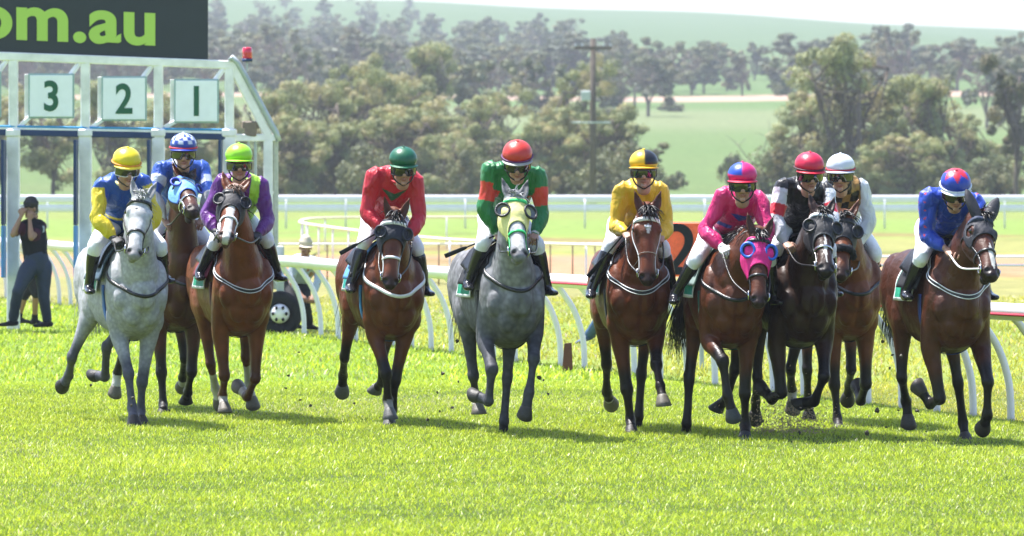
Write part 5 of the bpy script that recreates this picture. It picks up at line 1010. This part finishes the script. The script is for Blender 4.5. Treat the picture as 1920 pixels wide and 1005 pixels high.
def s10(q):
    c = np.tile((.012, .065, .52), (q['n'], 1)); V = q['V']; p = np.stack([q['par'] * .29, V[:, 2]], 1); m = (np.sin(V[:, 2] * 95) > .72) & (np.sin(V[:, 0] * 70 + V[:, 1] * 60) > .62); setm(c, q['slv'] & m & (q['par'] < 1.2), (.62, .04, .08)); setm(c, (~q['slv']) & (q['lat'] < -.15) & (q['w'] < .45), WHT); return c
def capf(base, fn=None):
    def f(x, y, z, th, ph):
        if fn:
            r_ = fn(x, y, z, th, ph)
            if r_: return r_
        return base
    return f
JS = [
 dict(h=0, hel=(238, 301), p=16, yw=14, shR=(190, 349), shL=(266, 342), elR=(183, 408), elL=(291, 405), haR=(212, 446), haL=(272, 442), knR=(177, 462), knL=(289, 462), anR=(167, 536), anL=(309, 516),
  Q=dict(col=s1, cap=capf((.82, .66, .015)), peakc=(.80, .60, .02), bandc=(.7, .25, .03), gloves='glove', ggc=(.6, .6, .6), collar=(.7, .65, .3)), label='jockey in yellow sleeves, blue jacket and plain yellow cap riding the pale grey'),
 dict(h=1, hel=(344, 273), p=6, yw=2, shR=(305, 316), shL=(378, 318), elR=(288, 366), elL=(394, 366), haR=(310, 416), haL=(376, 414), 
  Q=dict(col=s2, cap=capf((.02, .07, .42), lambda x, y, z, th, ph: (.72, .76, .85) if ((int(math.floor(th / (math.pi / 8))) + int(ph / .36)) % 2 == 0 and ph < 1.45) else None), peakc=(.02, .05, .38), bandc=(.6, .03, .05), collar=(.02, .07, .42)), label='jockey in royal blue with a blue and white checked cap'),
 dict(h=2, hel=(448, 293), p=5, yw=4, shR=(419, 341), shL=(486, 348), elR=(383, 410), elL=(504, 418), haR=(404, 434), haL=(484, 438), knR=(405, 452), knL=(489, 448), anR=(374, 511), anL=(521, 512),
  Q=dict(col=s3, cap=capf((.36, .80, .03)), peakc=(.36, .80, .03), gloves='glove', collar=(.3, .7, .05), gz=-.004), label='jockey in a purple jacket with lime green panel and lime cap'),
 dict(h=3, hel=(756, 300), p=14, yw=6, shR=(703, 330), shL=(777, 340), elR=(688, 400), elL=(786, 410), haR=(716, 432), haL=(770, 440), knR=(682, 456), knL=(783, 466), anR=(656, 534), anL=(797, 540),
  Q=dict(col=s4, cap=capf((.006, .12, .055)), peakc=(.006, .12, .055), bl=.12, collar=(.5, .02, .03)), whip=(638, 475), label='jockey in a bright red jacket and dark green cap'),
 dict(h=4, hel=(970, 290), p=22, yw=0, shR=(922, 318), shL=(1006, 328), elR=(906, 402), elL=(1018, 406), haR=(932, 440), haL=(1003, 440), knR=(907, 454), knL=(1003, 460), anR=(877, 528), anL=(1026, 538),
  Q=dict(col=s5, cap=capf((.66, .045, .03)), peakc=(.30, .30, .28), bandc=(.10, .02, .10), capr=(.122, .14, .110)), whip=(835, 480), label='jockey in a green jacket with orange arm bands and red cap'),
 dict(h=5, hel=(1207, 306), p=4, yw=0, shR=(1169, 357), shL=(1236, 358), elR=(1153, 424), elL=(1250, 424), haR=(1172, 436), haL=(1240, 444), knR=(1154, 458), knL=(1244, 466), anR=(1108, 544), anL=(1262, 540),
  Q=dict(col=s6, cap=capf((.82, .54, .015), lambda x, y, z, th, ph: (.012, .012, .018) if (x > .02 and z > -.12) else None), peakc=(.78, .40, .015), bl=.2, collar=(.75, .5, .05)), whip=(1103, 518), label='jockey in a plain golden yellow jacket with yellow and black halved cap'),
 dict(h=6, hel=(1392, 330), p=8, yw=2, shR=(1358, 368), shL=(1422, 376), elR=(1318, 438), elL=(1441, 430), haR=(1352, 462), haL=(1432, 462), knR=(1305, 486), knL=(1441, 480), anR=(1264, 554), anL=(1452, 556),
  Q=dict(col=s7, cap=capf((.70, .012, .17), lambda x, y, z, th, ph: (.02, .08, .55) if (x < 0 and ph < 1.45) else None), peakc=(.70, .015, .06), gloves='glove_w', collar=(.5, .03, .12)), label='jockey in a bright pink jacket with white gloves and blue and pink cap'),
 dict(h=7, hel=(1518, 311), p=12, yw=14, shR=(1470, 350), shL=(1546, 358), elR=(1454, 412), elL=(1562, 410), haR=(1472, 456), haL=(1546, 456), knR=(1462, 462), knL=(1549, 466), anR=(1438, 540), anL=(1560, 540),
  Q=dict(col=s8, cap=capf((.66, .010, .06)), peakc=(.60, .010, .04), bandc=(.05, .01, .02), gloves=None, collar=(.5, .5, .5)), label='jockey in a black jacket with white sleeves, red arm bands and crimson cap'),
 dict(h=8, hel=(1576, 313), p=8, yw=-2, shR=(1545, 352), shL=(1613, 352), elR=(1531, 410), elL=(1630, 416), haR=(1560, 456), haL=(1608, 462), knR=(1545, 474), knL=(1618, 474), anR=(1534, 540), anL=(1630, 534),
  Q=dict(col=s9, cap=capf((.70, .74, .84)), peakc=(.66, .70, .80), bandc=(.35, .01, .03), bootm=M['boot_red'], collar=(.1, .06, .02)), label='jockey in a white sleeved jacket with tan and black checks and white cap'),
 dict(h=9, hel=(1792, 344), p=26, yw=6, shR=(1740, 370), shL=(1828, 380), elR=(1736, 440), elL=(1836, 436), haR=(1775, 468), haL=(1808, 470), knR=(1728, 482), knL=(1836, 488), anR=(1698, 546), anL=(1850, 546),
  Q=dict(col=s10, cap=capf((.012, .05, .48), lambda x, y, z, th, ph: (.64, .02, .05) if ph < .62 + .55 * (2 * abs(((th * 3 / math.pi) % 1) - .5) if True else 0) ** 1.0 * (1 if abs(math.cos(th * 3)) > -1 else 0) - .1 else None), peakc=(.60, .62, .66), bandc=(.65, .67, .72), bl=.18, collar=(.01, .05, .4)), label='jockey in royal blue with a red star on a blue cap, head bowed'),
]
def build_jockey(i, HH, D):
    pl, chain, O, rz = HH['pl'], HH['chain'], HH['O'], HH['rz']; p, yw = math.radians(D['p']), math.radians(D['yw'])
    # face direction: yw turns from the camera direction towards the picture's right
    cd = HH['c'] / np.linalg.norm(HH['c']); b = math.atan2(cd[1], cd[0]) + yw
    f = A(math.cos(b) * math.cos(p), math.sin(b) * math.cos(p), -math.sin(p)); u = nrm(A(0, 0, 1) - f * f[2])
    hc = pl(D['hel'], D.get('ha', .36)) - u * .057 - f * .0
    shR, shL = pl(D['shR'], .12), pl(D['shL'], .12); elR = chain(shR, D['elR'], .285, 'f'); elL = chain(shL, D['elL'], .285, 'f')
    haR = chain(elR, D['haR'], .24, 'f'); haL = chain(elL, D['haL'], .24, 'f')
    ms = (shR + shL) / 2; t = A(-.42, .0, 1.70); hip = ms + nrm(t - ms) * min(.56, np.linalg.norm(t - ms))
    kR = pl(D['knR'], .05) if 'knR' in D else A(.05, -.28, 1.50); kL = pl(D['knL'], .05) if 'knL' in D else A(.05, .28, 1.50)
    kR[1] = min(kR[1], -.22); kL[1] = max(kL[1], .22)
    aR = chain(kR, D['anR'], .37, 'b') if 'anR' in D else A(-.10, -.34, 1.16); aL = chain(kL, D['anL'], .37, 'b') if 'anL' in D else A(-.10, .34, 1.16)
    J = dict(head=hc, f=f, u=u, shR=shR, shL=shL, elR=elR, elL=elL, haR=haR, haL=haL, hip=hip, knR=kR, knL=kL, anR=aR, anL=aL, toes=(nrm(A(.95, -.12, .05)), nrm(A(.95, .12, .05))), z0=hip[2],
             hfR=nrm(A(.75, .28, -.35)), hfL=nrm(A(.75, -.28, -.35)), pnR=A(-.25, .35, -.9), pnL=A(-.25, -.35, -.9))
    Q = D['Q']; Q['stirrup'] = True; Q['stir'] = []
    pr = person(D['label'], 'jockey', 'jockeys riding in the race', O, rz, J, Q)
    # stirrup irons and leathers belong to the horse's tack
    for g, top in Q['stir']:
        io = g.build('stirrup_iron', M['silver'], HH['root']); sd = -1 if top[1] < 0 else 1
        G().tube([top, top * .5 + A(-.02, sd * .31, 1.42) * .5, A(-.08, sd * .29, 1.45)], .010, 6, sub=3).build('stirrup_leather', M['black'], HH['root'])
    # reins
    gr = G()
    for hb, hd_, s in ((HH['bits'][0], haR, -1), (HH['bits'][1], haL, 1)):
        e = hd_ + A(.06, 0, -.03); m_ = (hb + e) / 2 + A(0, s * .03, -.05); gr.tube([hb, m_, e, e + A(-.12, -s * .04, -.06)], .0075, 6, sub=6)
    gr.tube([haR + A(-.05, .03, -.08), (haR + haL) / 2 + A(-.02, 0, -.13), haL + A(-.05, -.03, -.08)], .0075, 6, sub=6)
    gr.build('rein', M['white'] if D['h'] in (9,) else M['black'], HH['root'])
    if 'whip' in D:
        tip = pl(D['whip'], haR[0] - .30); dv = nrm(tip - haR); L = np.linalg.norm(tip - haR); g = G(); g.tube([haR - dv * .10, haR, haR + dv * L * .6], [.009, .008, .006], 8); a = haR + dv * L * .58; g.loft([(*a, .007, .005), (*(a + dv * .04), .016, .004), (*(tip - dv * .01), .019, .004), (*tip, .017, .003)], np.cross(dv, HH['ray'](D['whip'])), 8, 2)
        Rm = HH['R'].T; o = g.build('whip', M['dark'], None, org=haR, loc=O + Rm @ haR, rz=rz)
        tag(o, {3: 'black riding whip pointing left from the hand of the jockey in red', 4: 'black whip with a broad flap held by the jockey in green', 5: 'thin dark riding whip slanting down from the jockey in yellow'}[D['h']], 'whip')
    return pr
SEL = None
for i, H in enumerate(HS):
    if SEL is not None and i not in SEL: continue
    HH = build_horse(i, H)
    build_jockey(i, HH, JS[i])
# ------------------------------------------------------------------ people on the ground
def bgp(label, Y, px, JJ, Q, fdir, cat='person'):
    O = A((px - 960) / F * Y, Y, 0); J = {}
    for k, v in JJ.items(): 
        if k in ('toes', 'f', 'hfR', 'hfL', 'pnR', 'pnL'): J[k] = v
        else: J[k] = W(v[0], v[1], Y) + A(0, v[2] if len(v) > 2 else 0, 0) - O
    J['f'] = nrm(fdir); J['z0'] = 0.0; Q.setdefault('slv', .85); Q.setdefault('jfat', .012); Q.setdefault('jm', 'skin'); Q.setdefault('bl', .93); Q.setdefault('bootl', 0); Q.setdefault('hk', 1.0); Q['goggles'] = False
    return person(label, cat, None, O, 0.0, J, Q)
M['cloth'] = mat('plain_cloth', attr=True, rough=.8, spec=.2, var=.12, vscale=20, bump=.5, bscale=20)
def c_man(q):
    c = np.tile((.013, .014, .022), (q['n'], 1)); setm(c, q['slv'] & (q['par'] > .06), (.075, .018, .04)); setm(c, (~q['slv']) & (q['w'] > .80) & (q['w'] < .97) & (q['lat'] > .09), (.5, .55, .6)); return c
A_ = lambda *v: A(*v)
bgp('man in a black cap and dark vest walking with both hands raised to his face', 82.2, 60, dict(head=(58, 391), shR=(44, 424, -.1), shL=(78, 424, .05), elR=(27, 440, -.28), elL=(62, 446, -.30), haR=(42, 405, -.22), haL=(58, 412, -.22), hip=(70, 492, 0), knR=(36, 545, -.2), knL=(82, 556, .0), anR=(24, 601, .0), anL=(88, 603, .10), toes=(nrm(A(-1, -.35, .0)), nrm(A(-.9, -.4, .0))), hfR=nrm(A(.3, .1, 1)), hfL=nrm(A(.1, .1, 1)), pnR=A(.2, 1, -.1), pnL=A(-.2, 1, -.1)),
    dict(col=c_man, jm='cloth', sleeve=1.0, jname='vest', bname='trousers', bm=cm('trouser_navy', (.012, .024, .06)), bw=1.12, hat='cap', capc=(.015, .015, .018), curl=.7, bootm=M['dark'], slv=.95, skin=(.40, .22, .15)), A(-.75, -.7, -.05))
bgp('person in dark shorts with bare calves half hidden behind the walking man', 84.6, 56, dict(head=(60, 404), shR=(52, 434, -.05), shL=(78, 436, .05), elR=(56, 468, .1), elL=(80, 470, .1), haR=(60, 500, .0), haL=(80, 500, .0), hip=(66, 502, 0), knR=(68, 552, -.1), knL=(46, 556, .0), anR=(64, 600, .1), anL=(34, 596, .1), toes=(nrm(A(.95, -.3, .0)), nrm(A(.9, -.4, .0)))),
    dict(col=flat((.018, .02, .03)), jm='cloth', sleeve=1.0, jname='shirt', bname='shorts', bm=M['dark'], bl=.05, hat='cap', capc=(.02, .02, .02), bootm=M['dark'], skin=(.38, .21, .14)), A(.3, -1, 0))
bgp('man in a beige flat cap and pale blue shirt bending forward behind the rail', 81.8, 566, dict(head=(574, 463, -.2), shR=(553, 490, .05), shL=(592, 492, -.1), elR=(546, 528, -.1), elL=(597, 528, -.25), haR=(566, 552, -.32), haL=(590, 552, -.38), hip=(552, 534, .35), knR=(547, 572, -.05), knL=(572, 572, -.05), anR=(551, 606, .25), anL=(578, 608, .25), toes=(nrm(A(.5, -.9, .0)), nrm(A(.6, -.8, .0)))),
    dict(col=flat((.50, .58, .66)), jm='cloth', sleeve=1.75, jname='shirt', bname='trousers', bm=M['dark'], bw=1.1, hat='cap', capc=(.50, .43, .33), bootm=M['dark'], skin=(.40, .21, .14)), A(.15, -1, -.25))
bgp('person in a maroon shirt and jeans crouching behind the rail near the rider in yellow', 76.6, 1130, dict(head=(1168, 446, -.2), shR=(1140, 466, 0), shL=(1184, 470, 0), elR=(1120, 494, -.1), elL=(1190, 510, -.1), haR=(1121, 528, -.25), haL=(1170, 540, -.25), hip=(1172, 548, .3), knR=(1132, 590, -.1), knL=(1180, 596, -.2), anR=(1106, 627, .2), anL=(1170, 628, .2), toes=(nrm(A(-.9, -.2, -.3)), nrm(A(.2, -.95, .0)))),
    dict(col=flat((.14, .025, .06)), jm='cloth', sleeve=.85, jname='shirt', bname='jeans', bm=cm('jeans', (.035, .09, .20)), bw=1.15, bl=1.0, hat='cap', capc=(.03, .03, .05), bootm=cm('jeanboot', (.03, .07, .16)), skin=(.42, .24, .17)), A(-.3, -1, -.3))
# clods thrown up by the hooves
r = np.random.RandomState(8); clod = None
for k, (px, py, Y) in enumerate([(1452, 742, 50), (1500, 812, 49.4), (1655, 640, 49), (1668, 690, 48.6), (1690, 668, 48.4), (1720, 770, 48), (1600, 700, 50), (1010, 708, 50.3), (857, 640, 52), (830, 700, 51), (820, 736, 51.5), (664, 756, 52), (300, 690, 53), (560, 660, 53), (170, 722, 52.4), (1430, 790, 49.4), (1480, 830, 49.2), (1625, 812, 49), (1560, 850, 48.5), (1645, 770, 49)]):
    g = G(); V, Fc = ellipsoid((0, 0, 0), .016 * r.uniform(.5, 1.3), None, 8); V = V + r.normal(size=V.shape) * .004; g.add(V, Fc); o = g.build('turf_clod', cm('clod', (.035, .028, .014)), loc=W(px, py, Y), smooth=False); tag(o, 'small dark clod of turf thrown up by the hooves', 'clod', 'clods of turf in the air')
for k in range(26):
    px, py = [(1450, 760), (1690, 700), (1010, 740), (560, 720), (820, 720), (1640, 790), (300, 760)][k % 7]; px += r.normal() * 45; py += r.normal() * 35; Y = 49.5 + r.rand() * 2.5; p_ = W(px, py, Y)
    if p_[2] < .06: continue
    g = G(); V, Fc = ellipsoid((0, 0, 0), (.006 + .012 * r.rand(), .006, .008 + .010 * r.rand()), None, 6); V = V + r.normal(size=V.shape) * .003; g.add(V, Fc); o = g.build('turf_clod', M['clod'], loc=p_, smooth=False); tag(o, 'small dark clod of turf thrown up by the hooves', 'clod', 'clods of turf in the air')
g = G(); cs = W(1478, 792, 50.6)
for k in range(1500):
    p_ = cs + r.normal(size=3) * A(.20, .25, .13); p_[2] = abs(p_[2]); q_ = .0035 + .004 * r.rand(); g.add(p_ + r.normal(size=(4, 3)) * q_, [(0, 1, 2), (0, 2, 3), (0, 3, 1), (1, 3, 2)])
tag(g.build('sand_spray', cm('sand', (.45, .32, .20)), smooth=False), 'fine spray of sandy soil kicked up under the very dark horse', 'sand', kind='stuff')
# haze
hz = G(); hz.box((0, 1650, 65), (3600, 3500, 150)); ho = hz.build('haze', bpy.data.materials.new('haze'), smooth=False); tag(ho, 'thin blue haze over the far trees and hillside', 'haze', kind='stuff')
hm = ho.data.materials[0]; hm.use_nodes = True; hm.node_tree.nodes.clear(); pv = hm.node_tree.nodes.new('ShaderNodeVolumePrincipled'); pv.inputs['Density'].default_value = HAZE; pv.inputs['Color'].default_value = (.86, .92, 1.0, 1); pv.inputs['Anisotropy'].default_value = .2
oo = hm.node_tree.nodes.new('ShaderNodeOutputMaterial'); hm.node_tree.links.new(pv.outputs[0], oo.inputs['Volume'])
